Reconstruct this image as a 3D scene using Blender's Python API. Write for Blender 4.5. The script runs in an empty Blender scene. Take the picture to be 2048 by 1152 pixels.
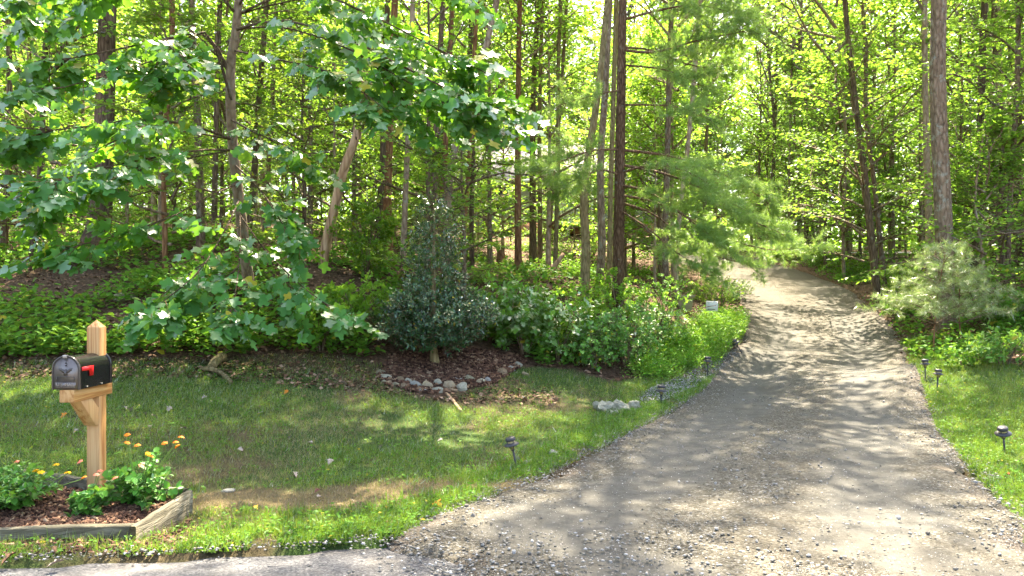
import bpy, math, random
import numpy as np
from mathutils import Vector, Matrix, Euler

# ------------------------------------------------------------------ camera, sky, sun, exposure
SC = bpy.context.scene
COL = SC.collection
F, HOR, CAMZ = 1462.0, 590.0, 1.5          # focal length in photo pixels, horizon row, eye height
cam = bpy.data.objects.new('camera', bpy.data.cameras.new('camera'))
COL.objects.link(cam)
cam.location = (0, 0, CAMZ)
cam.rotation_euler = (math.radians(90), 0, 0)
cam.data.sensor_width = 36.0
cam.data.lens = F / 2048 * 36
cam.data.shift_y = (HOR - 576) / 2048
cam.data.clip_end = 2000
SC.camera = cam

SUN_EL, SUN_AZ = math.radians(57), math.radians(10)   # azimuth measured from +Y (straight ahead) towards +X
world = bpy.data.worlds.new('World')
SC.world = world
world.use_nodes = True
wn = world.node_tree
bg = wn.nodes['Background']
sky = wn.nodes.new('ShaderNodeTexSky')
sky.sky_type = 'NISHITA'
sky.sun_disc = False
sky.sun_elevation = SUN_EL
sky.sun_rotation = SUN_AZ
sky.dust_density = 3.5
sky.air_density = 0.8
sky.ozone_density = 0.6
wn.links.new(sky.outputs[0], bg.inputs[0])
bg.inputs[1].default_value = 0.135
sl = bpy.data.lights.new('sun', 'SUN')
sl.energy = 5.0
sl.angle = math.radians(0.5)
sl.color = (1.0, 0.93, 0.82)
sun = bpy.data.objects.new('sun', sl)
COL.objects.link(sun)
sdir = Vector((math.cos(SUN_EL) * math.sin(SUN_AZ), math.cos(SUN_EL) * math.cos(SUN_AZ), math.sin(SUN_EL)))
sun.rotation_euler = sdir.to_track_quat('Z', 'Y').to_euler()
sun.location = sdir * 60
SC.view_settings.view_transform = 'Standard'
SC.view_settings.look = 'None'
SC.view_settings.gamma = 1
SC.view_settings.use_curve_mapping = False
SC.view_settings.exposure = 3.05
SC.view_settings.use_white_balance = True
SC.view_settings.white_balance_temperature = 7250
SC.view_settings.white_balance_tint = 10
SC.render.engine = 'CYCLES'
cy = SC.cycles
cy.max_bounces = 6
cy.diffuse_bounces = 5
cy.glossy_bounces = 2
cy.transmission_bounces = 5
cy.transparent_max_bounces = 4
cy.caustics_reflective = False
cy.caustics_refractive = False
cy.sample_clamp_indirect = 6
cy.use_adaptive_sampling = True
cy.adaptive_threshold = 0.02
cy.use_denoising = True

rng = np.random.default_rng(11)

# ------------------------------------------------------------------ helpers
def P(px, py, d):
    """photo pixel seen at depth d -> point in the place"""
    return np.array([(px - 1024) / F * d, d, CAMZ - (py - HOR) / F * d])

def tag(o, label=None, cat=None, group=None, kind=None):
    if label: o['label'] = label
    if cat: o['category'] = cat
    if group: o['group'] = group
    if kind: o['kind'] = kind
    return o

def empty(name, loc=(0, 0, 0), rz=0.0):
    o = bpy.data.objects.new(name, None)
    o.empty_display_size = 0.1
    o.location = loc
    o.rotation_euler = (0, 0, rz)
    COL.objects.link(o)
    return o

def mk_mesh(name, V, Fs, mat=None, smooth=False):
    """V (n,3); Fs one int array (m,k) or a list of such arrays"""
    if not isinstance(Fs, (list, tuple)) or not hasattr(Fs[0], 'shape'): Fs = [np.asarray(Fs)]
    Fs = [np.asarray(f, dtype=np.int32) for f in Fs if len(f)]
    V = np.asarray(V, dtype=np.float32)
    me = bpy.data.meshes.new(name)
    me.vertices.add(len(V))
    me.vertices.foreach_set('co', V.ravel())
    loops = np.concatenate([f.ravel() for f in Fs])
    tot = np.concatenate([np.full(len(f), f.shape[1], np.int32) for f in Fs])
    start = np.concatenate([[0], np.cumsum(tot)[:-1]]).astype(np.int32)
    me.loops.add(len(loops))
    me.loops.foreach_set('vertex_index', loops)
    me.polygons.add(len(tot))
    me.polygons.foreach_set('loop_start', start)
    me.polygons.foreach_set('loop_total', tot)
    if smooth:
        me.polygons.foreach_set('use_smooth', np.ones(len(tot), bool))
    me.update(calc_edges=True)
    if mat: me.materials.append(mat)
    return me

def obj(name, me, parent=None, loc=None):
    o = bpy.data.objects.new(name, me)
    COL.objects.link(o)
    if parent is not None: o.parent = parent
    if loc is not None: o.location = loc
    return o

class MB:
    """collects shapes into one mesh"""
    def __init__(s): s.v = []; s.f = {}; s.n = 0
    def add(s, V, *Fs):
        V = np.asarray(V, float)
        s.v.append(V)
        for Fa in Fs:
            Fa = np.asarray(Fa, int)
            if len(Fa): s.f.setdefault(Fa.shape[1], []).append(Fa + s.n)
        s.n += len(V)
        return s
    def box(s, lo, hi, M=None):
        lo, hi = np.array(lo, float), np.array(hi, float)
        V = np.array([[x, y, z] for z in (lo[2], hi[2]) for y in (lo[1], hi[1]) for x in (lo[0], hi[0])])
        if M is not None: V = V @ np.array(M.to_3x3()).T + np.array(M.translation)
        return s.add(V, [[0, 2, 3, 1], [4, 5, 7, 6], [0, 1, 5, 4], [2, 6, 7, 3], [0, 4, 6, 2], [1, 3, 7, 5]])
    def tube(s, pts, rad, sides=8, cap=True, wob=0.0, seed=0):
        V, Q, C = tube(pts, rad, sides, cap, wob, seed)
        return s.add(V, Q, C) if len(C) else s.add(V, Q)
    def lathe(s, prof, sides=16, org=(0, 0, 0)):
        a = np.linspace(0, 2 * np.pi, sides, endpoint=False)
        V = np.concatenate([np.stack([r * np.cos(a), r * np.sin(a), np.full(sides, z)], 1) for r, z in prof]) + np.array(org)
        Q = []
        for i in range(len(prof) - 1):
            for j in range(sides):
                k = (j + 1) % sides
                Q.append([i * sides + j, i * sides + k, (i + 1) * sides + k, (i + 1) * sides + j])
        return s.add(V, Q)
    def mesh(s, name, mat, smooth=False):
        return mk_mesh(name, np.concatenate(s.v), [np.concatenate(x) for x in s.f.values()], mat, smooth)
    def build(s, name, mat, parent=None, smooth=False, bevel=0.0):
        o = obj(name, s.mesh(name, mat, smooth), parent)
        if bevel:
            b = o.modifiers.new('bevel', 'BEVEL'); b.width = bevel; b.segments = 2; b.limit_method = 'ANGLE'
        return o

def tube(pts, rad, sides=8, cap=True, wob=0.0, seed=0):
    pts = np.asarray(pts, float); n = len(pts)
    rad = np.broadcast_to(np.asarray(rad, float), (n,))
    T = np.gradient(pts, axis=0)
    T /= np.linalg.norm(T, axis=1)[:, None] + 1e-9
    up = np.array([0, 1, 0]) if abs(T[0][1]) < 0.8 else np.array([1, 0, 0])
    A = np.cross(T, up); A /= np.linalg.norm(A, axis=1)[:, None] + 1e-9
    B = np.cross(T, A)
    a = np.linspace(0, 2 * np.pi, sides, endpoint=False)
    R = rad[:, None] * np.ones((1, sides))
    if wob:
        r = np.random.default_rng(seed)
        base = r.normal(0, wob, (1, sides)); mid = r.normal(0, wob * 0.6, (n, sides))
        R = R * (1 + base + mid)
    V = pts[:, None, :] + R[:, :, None] * (np.cos(a)[None, :, None] * A[:, None, :] + np.sin(a)[None, :, None] * B[:, None, :])
    V = V.reshape(-1, 3)
    i = np.arange(n - 1)[:, None]; j = np.arange(sides)[None, :]; k = (j + 1) % sides
    Q = np.stack([i * sides + j, i * sides + k, (i + 1) * sides + k, (i + 1) * sides + j], -1).reshape(-1, 4)
    C = []
    if cap:
        V = np.concatenate([V, pts[:1], pts[-1:]])
        b = n * sides
        for jj in range(sides):
            kk = (jj + 1) % sides
            C.append([b, kk, jj]); C.append([b + 1, (n - 1) * sides + jj, (n - 1) * sides + kk])
    return V, Q, C

def spline(pts, n):
    """Catmull-Rom through pts, n samples"""
    p = np.asarray(pts, float)
    p = np.concatenate([[2 * p[0] - p[1]], p, [2 * p[-1] - p[-2]]])
    m = len(p) - 3
    t = np.linspace(0, m - 1e-6, n); i = t.astype(int); u = (t - i)[:, None]
    a, b, c, d = p[i], p[i + 1], p[i + 2], p[i + 3]
    return 0.5 * (2 * b + (c - a) * u + (2 * a - 5 * b + 4 * c - d) * u ** 2 + (3 * b - a - 3 * c + d) * u ** 3)

def inpoly(x, y, poly):
    poly = np.asarray(poly); r = np.zeros(np.shape(x), bool)
    x1, y1 = poly[-1][:2]
    for q in poly:
        x2, y2 = q[:2]
        c = ((y1 > y) != (y2 > y)) & (x < (x2 - x1) * (y - y1) / (y2 - y1 + 1e-12) + x1)
        r ^= c; x1, y1 = x2, y2
    return r

def nrm(v): return v / (np.linalg.norm(v, axis=-1, keepdims=True) + 1e-9)

# ------------------------------------------------------------------ materials
class G:
    def __init__(s, name):
        s.m = bpy.data.materials.new(name); s.m.use_nodes = True
        s.t = s.m.node_tree; s.t.nodes.clear()
        s.out = s.t.nodes.new('ShaderNodeOutputMaterial')
    def n(s, typ, ins=None, **props):
        nd = s.t.nodes.new('ShaderNode' + typ)
        for k, v in props.items(): setattr(nd, k, v)
        for k, v in (ins or {}).items():
            sock = nd.inputs[k]
            if isinstance(v, bpy.types.NodeSocket): s.t.links.new(v, sock)
            elif isinstance(v, (tuple, list)) and len(v) == 3 and sock.type == 'RGBA': sock.default_value = (*v, 1)
            else: sock.default_value = v
        return nd
    def mix(s, f, a, b, blend='MIX'):
        nd = s.n('Mix', {0: f, 6: a, 7: b}, data_type='RGBA', blend_type=blend)
        return nd.outputs[2]
    def math(s, op, a, b=0.0, c=None):
        ins = {0: a, 1: b}
        if c is not None: ins[2] = c
        return s.n('Math', ins, operation=op).outputs[0]
    def ramp(s, f, stops, interp='LINEAR'):
        nd = s.n('ValToRGB', {0: f}); cr = nd.color_ramp; cr.interpolation = interp
        while len(cr.elements) < len(stops): cr.elements.new(0.5)
        for e, (p, c) in zip(cr.elements, stops):
            e.position = p; e.color = (*c, 1) if len(c) == 3 else c
        return nd.outputs[0]
    def step(s, f, lo, hi):
        nd = s.n('MapRange', {0: f, 1: lo, 2: hi}); nd.interpolation_type = 'SMOOTHSTEP'; return nd.outputs[0]
    def noise(s, vec, scale, detail=4.0, rough=0.55, dist=0.0):
        nd = s.n('TexNoise', {'Scale': scale, 'Detail': detail, 'Roughness': rough, 'Distortion': dist})
        if vec is not None: s.t.links.new(vec, nd.inputs['Vector'])
        return nd.outputs[0]
    def coord(s, which='Object', scale=None):
        o = s.n('TexCoord').outputs[which]
        if scale is not None: o = s.n('Mapping', {'Vector': o, 'Scale': scale}).outputs[0]
        return o
    def bump(s, h, strength=0.5, dist=0.02, normal=None):
        ins = {'Height': h, 'Strength': strength, 'Distance': dist}
        if normal is not None: ins['Normal'] = normal
        return s.n('Bump', ins).outputs[0]
    def principled(s, col, rough=0.8, spec=0.3, normal=None, **kw):
        ins = {'Base Color': col, 'Roughness': rough, 'Specular IOR Level': spec}
        if normal is not None: ins['Normal'] = normal
        ins.update(kw)
        nd = s.n('BsdfPrincipled', ins)
        s.t.links.new(nd.outputs[0], s.out.inputs[0])
        return s.m

def leaf_mat(name, cols, trans, tmix=0.45, gloss=0.35, rough=0.42, yellow=0.03, under=None):
    """cols: three reflected colours; trans: transmitted colour; a few yellowed leaves"""
    g = G(name)
    rnd = g.n('NewGeometry').outputs['Random Per Island']
    c = g.ramp(rnd, [(0.0, cols[0]), (0.5, cols[1]), (1.0, cols[2])])
    r2 = g.math('FRACT', g.math('MULTIPLY', rnd, 37.7))
    yl = g.math('GREATER_THAN', r2, 1 - yellow)
    c = g.mix(yl, c, (0.32, 0.26, 0.03))
    orn = g.n('ObjectInfo').outputs['Random']
    k = g.math('MULTIPLY_ADD', orn, 0.35, 0.82)
    k2 = g.math('MULTIPLY_ADD', r2, 0.5, 0.75)
    kk = g.math('MULTIPLY', k, k2)
    kc = g.n('CombineColor', {0: kk, 1: kk, 2: kk}).outputs[0]
    c = g.mix(1.0, c, kc, 'MULTIPLY')
    tc = g.mix(1.0, g.mix(g.math('MULTIPLY', r2, 0.55), trans, (trans[0] * 0.6, trans[1] * 0.8, trans[2])), kc, 'MULTIPLY')
    d = g.n('BsdfDiffuse', {'Color': c})
    t = g.n('BsdfTranslucent', {'Color': tc})
    m = g.n('MixShader', {0: tmix, 1: d.outputs[0], 2: t.outputs[0]})
    gl = g.n('BsdfGlossy', {'Color': (1, 1, 1), 'Roughness': rough})
    fr = g.n('Fresnel', {'IOR': 1.42})
    fac = g.math('MULTIPLY', fr.outputs[0], gloss)
    m2 = g.n('MixShader', {0: fac, 1: m.outputs[0], 2: gl.outputs[0]})
    g.t.links.new(m2.outputs[0], g.out.inputs[0])
    return g.m

def bark_mat(name, dark, mid, light, scale=14.0, stretch=0.22, lichen=0.15, bump=0.9, lich_col=(0.26, 0.27, 0.21)):
    g = G(name)
    co = g.coord('Object', (1, 1, stretch))
    cf = g.coord('Object')
    v = g.n('TexVoronoi', {'Vector': g.n('Mapping', {'Vector': co}).outputs[0], 'Scale': scale, 'Randomness': 1.0}, feature='DISTANCE_TO_EDGE').outputs[0]
    n1 = g.noise(co, scale * 1.6, 6, 0.62, 0.4)
    h = g.math('ADD', g.math('MULTIPLY', v, 1.2), g.math('MULTIPLY', n1, 0.8))
    c = g.ramp(h, [(0.28, dark), (0.52, mid), (0.85, light)])
    big = g.noise(cf, 1.7, 3, 0.6)
    c = g.mix(g.math('MULTIPLY', g.step(big, 0.35, 0.7), 0.45), c, tuple(x * 1.5 for x in mid))
    li = g.step(g.noise(cf, 6.5, 5, 0.7), 0.66 - lichen * 0.4, 0.74 - lichen * 0.3)
    c = g.mix(g.math('MULTIPLY', li, 0.7 if lichen > 0 else 0.0), c, lich_col)
    orn = g.n('ObjectInfo').outputs['Random']
    kk = g.math('MULTIPLY_ADD', orn, 0.5, 0.75)
    c = g.mix(1.0, c, g.n('CombineColor', {0: kk, 1: kk, 2: kk}).outputs[0], 'MULTIPLY')
    nb = g.bump(h, min(1.0, bump * 1.15), 0.035)
    return g.principled(c, 0.9, 0.15, nb)

def simple_mat(name, col, rough=0.6, spec=0.4, noise_amt=0.25, scale=8.0, bump=0.2, metallic=0.0, island=0.0):
    g = G(name)
    co = g.coord('Object')
    n = g.noise(co, scale, 5, 0.6)
    c = g.mix(n, tuple(x * (1 - noise_amt) for x in col), tuple(min(1, x * (1 + noise_amt)) for x in col))
    if island:
        r = g.n('NewGeometry').outputs['Random Per Island']
        kk = g.math('MULTIPLY_ADD', r, island, 1 - island * 0.5)
        c = g.mix(1.0, c, g.n('CombineColor', {0: kk, 1: kk, 2: kk}).outputs[0], 'MULTIPLY')
    r = g.math('MULTIPLY_ADD', n, 0.2, rough - 0.1)
    return g.principled(c, r, spec, g.bump(n, bump, 0.01), Metallic=metallic)

M = {}
M['leaf_canopy'] = leaf_mat('leaf_canopy', [(0.071, 0.164, 0.020), (0.102, 0.221, 0.022), (0.152, 0.289, 0.032)], (0.28, 0.47, 0.04), 0.54, 0.15)
M['leaf_maple'] = leaf_mat('leaf_maple', [(0.082, 0.193, 0.022), (0.122, 0.270, 0.032), (0.183, 0.347, 0.038)], (0.29, 0.49, 0.04), 0.52, 0.15)
M['leaf_deep'] = leaf_mat('leaf_deep', [(0.051, 0.144, 0.020), (0.071, 0.193, 0.024), (0.112, 0.251, 0.032)], (0.32, 0.48, 0.035), 0.5, 0.15)
M['leaf_tulip'] = leaf_mat('leaf_tulip', [(0.045, 0.155, 0.038), (0.06, 0.19, 0.048), (0.085, 0.22, 0.05)], (0.24, 0.46, 0.03), 0.4, 0.13, 0.4, 0.03)
M['leaf_holly'] = leaf_mat('leaf_holly', [(0.019, 0.065, 0.026), (0.031, 0.091, 0.034), (0.052, 0.124, 0.039)], (0.14, 0.24, 0.02), 0.25, 1.5, 0.2, 0.01)
M['leaf_shrub'] = leaf_mat('leaf_shrub', [(0.080, 0.222, 0.037), (0.110, 0.282, 0.048), (0.160, 0.363, 0.053)], (0.24, 0.40, 0.04), 0.42, 0.22, 0.45, 0.03)
M['leaf_glossy'] = leaf_mat('leaf_glossy', [(0.080, 0.222, 0.037), (0.110, 0.282, 0.048), (0.160, 0.363, 0.053)], (0.24, 0.40, 0.04), 0.4, 0.7, 0.36, 0.03)
M['leaf_ground'] = leaf_mat('leaf_ground', [(0.060, 0.174, 0.022), (0.092, 0.231, 0.027), (0.122, 0.289, 0.032)], (0.2, 0.36, 0.03), 0.38, 0.1)
M['leaf_weed'] = leaf_mat('leaf_weed', [(0.106, 0.298, 0.022), (0.136, 0.367, 0.032), (0.196, 0.455, 0.043)], (0.30, 0.48, 0.03), 0.4, 0.3)
M['leaf_lantana'] = leaf_mat('leaf_lantana', [(0.052, 0.189, 0.025), (0.070, 0.243, 0.029), (0.104, 0.297, 0.038)], (0.2, 0.38, 0.03), 0.32, 0.4, 0.45, 0.0)
M['needle'] = leaf_mat('needle', [(0.11, 0.23, 0.06), (0.15, 0.28, 0.075), (0.21, 0.34, 0.09)], (0.4, 0.56, 0.1), 0.5, 0.12, 0.45, 0.03)
M['needle_pale'] = leaf_mat('needle_pale', [(0.17, 0.25, 0.085), (0.23, 0.30, 0.11), (0.32, 0.36, 0.16)], (0.36, 0.46, 0.12), 0.35, 0.25, 0.4, 0.05)
M['bark_oak'] = bark_mat('bark_oak', (0.037, 0.025, 0.017), (0.126, 0.087, 0.059), (0.222, 0.161, 0.112), 18, 0.16, 0.05)
M['bark_grey'] = bark_mat('bark_grey', (0.046, 0.032, 0.020), (0.15, 0.106, 0.068), (0.26, 0.193, 0.13), 16, 0.3, 0.35)
M['bark_pale'] = bark_mat('bark_pale', (0.104, 0.070, 0.046), (0.222, 0.161, 0.106), (0.340, 0.266, 0.185), 12, 0.4, 0.3, 0.6)
M['bark_dark'] = bark_mat('bark_dark', (0.03, 0.021, 0.014), (0.105, 0.073, 0.046), (0.20, 0.144, 0.096), 16, 0.2, 0.12)
M['bark_red'] = bark_mat('bark_red', (0.05, 0.024, 0.012), (0.17, 0.085, 0.042), (0.29, 0.165, 0.085), 14, 0.22, 0.05)
M['bark_pine'] = bark_mat('bark_pine', (0.03, 0.018, 0.011), (0.12, 0.07, 0.038), (0.24, 0.16, 0.10), 20, 0.3, 0.15)
M['bark_moss'] = bark_mat('bark_moss', (0.059, 0.049, 0.023), (0.163, 0.126, 0.059), (0.252, 0.203, 0.106), 15, 0.3, 0.3, 0.8, (0.237, 0.231, 0.106))
M['deadwood'] = bark_mat('deadwood', (0.10, 0.055, 0.03), (0.30, 0.19, 0.11), (0.48, 0.34, 0.22), 9, 0.08, 0.0, 0.7)
# ------------------------------------------------------------------ terrain
DL = [(935, 1152, 3.9), (800, 1080, 4.48), (1000, 990, 5.48), (1170, 915, 6.75), (1290, 850, 8.3), (1390, 795, 10.2), (1447, 735, 13), (1483, 690, 15.3), (1495, 650, 17.5), (1485, 610, 20.2), (1440, 565, 25), (1400, 542, 30)]
DR = [(2120, 1120, 4.1), (2048, 1058, 4.68), (1960, 960, 5.9), (1905, 895, 7.2), (1870, 850, 8.3), (1822, 750, 12.4), (1795, 690, 15), (1735, 620, 19.7), (1650, 560, 26), (1560, 530, 31)]
ctrl = [P(*q) for q in DL[2:] + DR[2:]]
ctrl += [P(*q) for q in [
    (400, 975, 5.95), (150, 980, 5.8), (700, 985, 5.7), (900, 960, 5.95), (400, 850, 7.5), (150, 850, 7.4), (700, 860, 7.6),
    (0, 730, 9.5), (250, 715, 9.7), (500, 702, 10), (640, 740, 9.7), (860, 775, 9.5), (868, 728, 10.5), (1000, 745, 10.6), (1030, 935, 6.3),
    (1200, 735, 12), (1340, 775, 10.5), (1130, 880, 7.4), (1000, 850, 8.0),
    (200, 505, 14.5), (0, 560, 13), (0, 480, 20), (330, 550, 13.5), (500, 545, 12.5), (660, 520, 14.5), (775, 515, 17), (1000, 530, 22), (900, 560, 18),
    (1170, 590, 14), (1240, 598, 14), (1120, 640, 13), (1330, 582, 18), (1040, 510, 27), (1370, 620, 15.5), (1420, 640, 15.5), (1200, 475, 37), (950, 470, 37),
    (1755, 602, 20), (1895, 645, 14.3), (1950, 555, 18), (2048, 640, 13), (1865, 715, 12), (2048, 740, 10), (2048, 830, 8.2), (1975, 510, 35), (1850, 722, 11.6), (1700, 520, 33)]]
ctrl += [np.array(q, float) for q in [
    (-3, 4.4, 0), (-1, 4.3, 0), (-5, 4.0, 0), (0, 3, 0), (2, 3.5, 0), (4, 3.5, 0), (0, 1, 0), (-4, 1, 0), (4, 1, 0), (-12, 3, 0), (9, 3, 0), (16, 3, 0.05), (-12, -6, 0), (0, -6, 0), (12, -6, 0),
    (-12, 6, 0.0), (-14, 10, 0.9), (-20, 14, 2.2), (-30, 20, 4), (-30, 40, 6.2), (-15, 40, 5.8), (-12, 28, 4.2), (0, 48, 6), (10, 45, 4.4), (10, 60, 5.2), (-10, 60, 7),
    (30, 30, 3.2), (30, 45, 4.2), (12, 8, 0.4), (20, 10, 0.9), (30, 15, 1.6), (0, 70, 7), (-35, 70, 8), (35, 70, 6), (30, -6, 0), (-30, -6, 0), (-35, 8, 1.2), (40, 8, 0.8)]]
ctrl += [np.array(q, float) for q in [(2.9, 8.0, 0.03), (3.9, 10, 0.08), (4.8, 12, 0.19), (5.6, 13.8, 0.36), (6.5, 15.8, 0.60), (7.3, 17.8, 0.88), (8.0, 20, 1.22), (8.6, 22.2, 1.55), (9.1, 24.5, 1.88), (9.4, 27, 2.22), (9.5, 29.5, 2.6), (9.2, 32, 3.0)]]
ctrl = np.array(ctrl)

def vnoise(x, y, s, seed):
    r = np.random.default_rng(seed); t = r.random((64, 64))
    fx = (x / s) % 64; fy = (y / s) % 64
    i = np.floor(fx).astype(int) % 64; j = np.floor(fy).astype(int) % 64; u = fx - np.floor(fx); v = fy - np.floor(fy)
    u = u * u * (3 - 2 * u); v = v * v * (3 - 2 * v); i2 = (i + 1) % 64; j2 = (j + 1) % 64
    return (t[j, i] * (1 - u) + t[j, i2] * u) * (1 - v) + (t[j2, i] * (1 - u) + t[j2, i2] * u) * v
def _tps(r2): return 0.5 * r2 * np.log(r2 + 1e-9)
_n = len(ctrl)
_d2 = ((ctrl[:, None, :2] - ctrl[None, :, :2]) ** 2).sum(-1)
_A = np.zeros((_n + 3, _n + 3))
_A[:_n, :_n] = _tps(_d2) + np.eye(_n) * 0.5
_A[:_n, _n] = 1; _A[:_n, _n + 1:] = ctrl[:, :2]
_A[_n:, :_n] = _A[:_n, _n:].T
_w = np.linalg.solve(_A, np.concatenate([ctrl[:, 2], [0, 0, 0]]))
GX0, GX1, GY0, GY1, GS = -42.0, 45.0, -8.0, 72.0, 0.2
_gx = np.arange(GX0, GX1 + GS / 2, GS); _gy = np.arange(GY0, GY1 + GS / 2, GS)
HG = np.zeros((len(_gy), len(_gx)))
for _i, _y in enumerate(_gy):
    q = (_gx[:, None] - ctrl[None, :, 0]) ** 2 + (_y - ctrl[None, :, 1]) ** 2
    HG[_i] = _tps(q) @ _w[:_n] + _w[_n] + _w[_n + 1] * _gx + _w[_n + 2] * _y

def H(x, y):
    x = np.asarray(x, float); y = np.asarray(y, float)
    fx = np.clip((x - GX0) / GS, 0, len(_gx) - 1.001); fy = np.clip((y - GY0) / GS, 0, len(_gy) - 1.001)
    i = fx.astype(int); j = fy.astype(int); u = fx - i; v = fy - j
    return (HG[j, i] * (1 - u) + HG[j, i + 1] * u) * (1 - v) + (HG[j + 1, i] * (1 - u) + HG[j + 1, i + 1] * u) * v

def ground_at(px, py):
    """where the line of sight through a photo pixel meets the ground"""
    d = np.linspace(3.2, 70, 4000)
    q = P(px, py, 1.0) - np.array([0, 0, CAMZ])
    below = CAMZ + q[2] * d <= H(q[0] * d, d)
    k = np.argmax(below) if below.any() else len(d) - 1
    x, y = q[0] * d[k], d[k]
    return np.array([x, y, float(H(x, y))])

def gpoly(pts): return np.array([ground_at(*p)[:2] for p in pts])

def on_ground(p, dz=0.0): return np.array([p[0], p[1], float(H(p[0], p[1])) + dz])

# driveway edges in plan
Lp = np.concatenate([[[-0.5, 2.6]], np.array([P(*q)[:2] for q in DL]), [[6.0, 35.5], [2.5, 39.5], [-2, 41]]])
Rp = np.concatenate([[[4.6, 2.6]], np.array([P(*q)[:2] for q in DR]), [[10.5, 35.0], [7.5, 40.5], [1.5, 43.2], [-2, 44]]])
NR = 240
def resample(p, n):
    s = spline(p, 900); L = np.concatenate([[0], np.cumsum(np.linalg.norm(np.diff(s, axis=0), axis=1))])
    t = np.linspace(0, 1, n) ** 1.5 * L[-1]
    return np.stack([np.interp(t, L, s[:, k]) for k in range(2)], 1)
Ls, Rs = resample(Lp, NR), resample(Rp, NR)
DRIVE = np.concatenate([Ls, Rs[::-1]])
def road_edge(x): return np.interp(x, [-40, -12, -2.9, -0.75, -0.3, 3.5, 40], [3.2, 3.75, 4.12, 4.50, 4.52, 4.45, 3.9])

# ground sheet
def axis(lo, a, b, hi, step, grow=1.12):
    v = list(np.arange(a, b + 1e-6, step)); s = step; x = b
    while x < hi: s *= grow; x += s; v.append(x)
    s = step; x = a
    while x > lo: s *= grow; x -= s; v.insert(0, x)
    return np.array(v)
ax = axis(-260, -7.5, 12, 260, 0.11); ay = axis(-200, 2.5, 22, 300, 0.11)
_mx, _my = np.meshgrid(_gx, _gy)
HG += (vnoise(_mx, _my, 0.55, 1) - 0.5) * 0.045 * ~(inpoly(_mx, _my, DRIVE) | (_my < road_edge(_mx) + 0.1))
XX, YY = np.meshgrid(ax, ay)
ZZ = H(XX, YY)
_r = np.random.default_rng(3)
ZZ = ZZ + (vnoise(XX, YY, 0.18, 2) - 0.5) * 0.008
carve = inpoly(XX, YY, DRIVE) | (YY < road_edge(XX) - 0.05)
ZZ = np.where(carve, ZZ - 0.09, ZZ)
LAWN = gpoly([(-700, 760), (-300, 740), (0, 722), (250, 717), (420, 722), (560, 708), (700, 716), (765, 730), (770, 772), (860, 800), (980, 772), (1035, 735), (1150, 740), (1230, 765), (1330, 745), (1420, 715), (1478, 690)] ) 
LAWN = np.concatenate([LAWN, [[4.9, 15.5]], [q for q in Ls[::-1] if 4.6 < q[1] < 15], [[-0.7, 4.3], [-0.8, 3.0], [-12, 3.0]]])
RLAWN = np.concatenate([gpoly([(1800, 690), (1850, 728), (1930, 716), (2048, 735), (2400, 760)]), [[12, 4.2], [4.2, 4.5]], [q for q in Rs if 4.8 < q[1] < 14.5]])
lawn_m = inpoly(XX, YY, LAWN) | inpoly(XX, YY, RLAWN)
dryness = np.clip(1 - np.abs(YY - (5.75 + 0.05 * XX)) / 0.5, 0, 1) * (XX < 0.3) * (XX > -6)
dryness = np.maximum(dryness, 0.8 * np.clip((vnoise(XX, YY, 0.9, 5) - 0.45) * 3, 0, 1))
nx, ny = len(ax), len(ay)
ii, jj = np.meshgrid(np.arange(nx - 1), np.arange(ny - 1))
Q = np.stack([jj * nx + ii, jj * nx + ii + 1, (jj + 1) * nx + ii + 1, (jj + 1) * nx + ii], -1).reshape(-1, 4)
g = G('ground_soil')
co = g.coord('Object')
z = g.n('SeparateColor', {0: g.n('Attribute', attribute_name='zone').outputs['Color']})
n1, n2, n3 = g.noise(co, 2.2, 5, 0.6), g.noise(co, 22, 6, 0.7), g.noise(co, 75, 4, 0.7)
forest = g.ramp(n2, [(0.25, (0.028, 0.018, 0.011)), (0.45, (0.080, 0.050, 0.030)), (0.6, (0.152, 0.096, 0.060)), (0.8, (0.240, 0.168, 0.112))])
soil = g.ramp(n2, [(0.25, (0.040, 0.032, 0.016)), (0.5, (0.096, 0.076, 0.040)), (0.8, (0.176, 0.136, 0.080))])
green = g.ramp(n3, [(0.3, (0.025, 0.05, 0.012)), (0.7, (0.07, 0.12, 0.03))])
lawnc = g.mix(g.step(g.math('SUBTRACT', n1, g.math('MULTIPLY', z.outputs[1], 0.35)), 0.2, 0.5), soil, green)
straw = g.ramp(n3, [(0.3, (0.10, 0.075, 0.035)), (0.7, (0.24, 0.185, 0.10))])
lawnc = g.mix(g.math('MULTIPLY', z.outputs[2], 0.9), lawnc, straw)
c = g.mix(z.outputs[0], forest, lawnc)
M['ground'] = g.principled(c, 0.95, 0.1, g.bump(g.math('ADD', n2, n3), 0.9, 0.03))
gm = mk_mesh('ground', np.stack([XX.ravel(), YY.ravel(), ZZ.ravel()], 1), Q, M['ground'], True)
at = gm.attributes.new('zone', 'FLOAT_COLOR', 'POINT')
zc = np.zeros((nx * ny, 4), np.float32); zc[:, 0] = lawn_m.ravel(); zc[:, 1] = dryness.ravel(); zc[:, 2] = (np.clip(1.3 - np.abs(YY - (5.62 + 0.04 * XX)) / 0.34, 0, 1) * (XX < 0.2) * (XX > -2.5)).ravel(); zc[:, 3] = 1
at.data.foreach_set('color', zc.ravel())
ground = tag(obj('ground', gm), 'sloping woodland floor and lawn under the trees', kind='structure')

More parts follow.
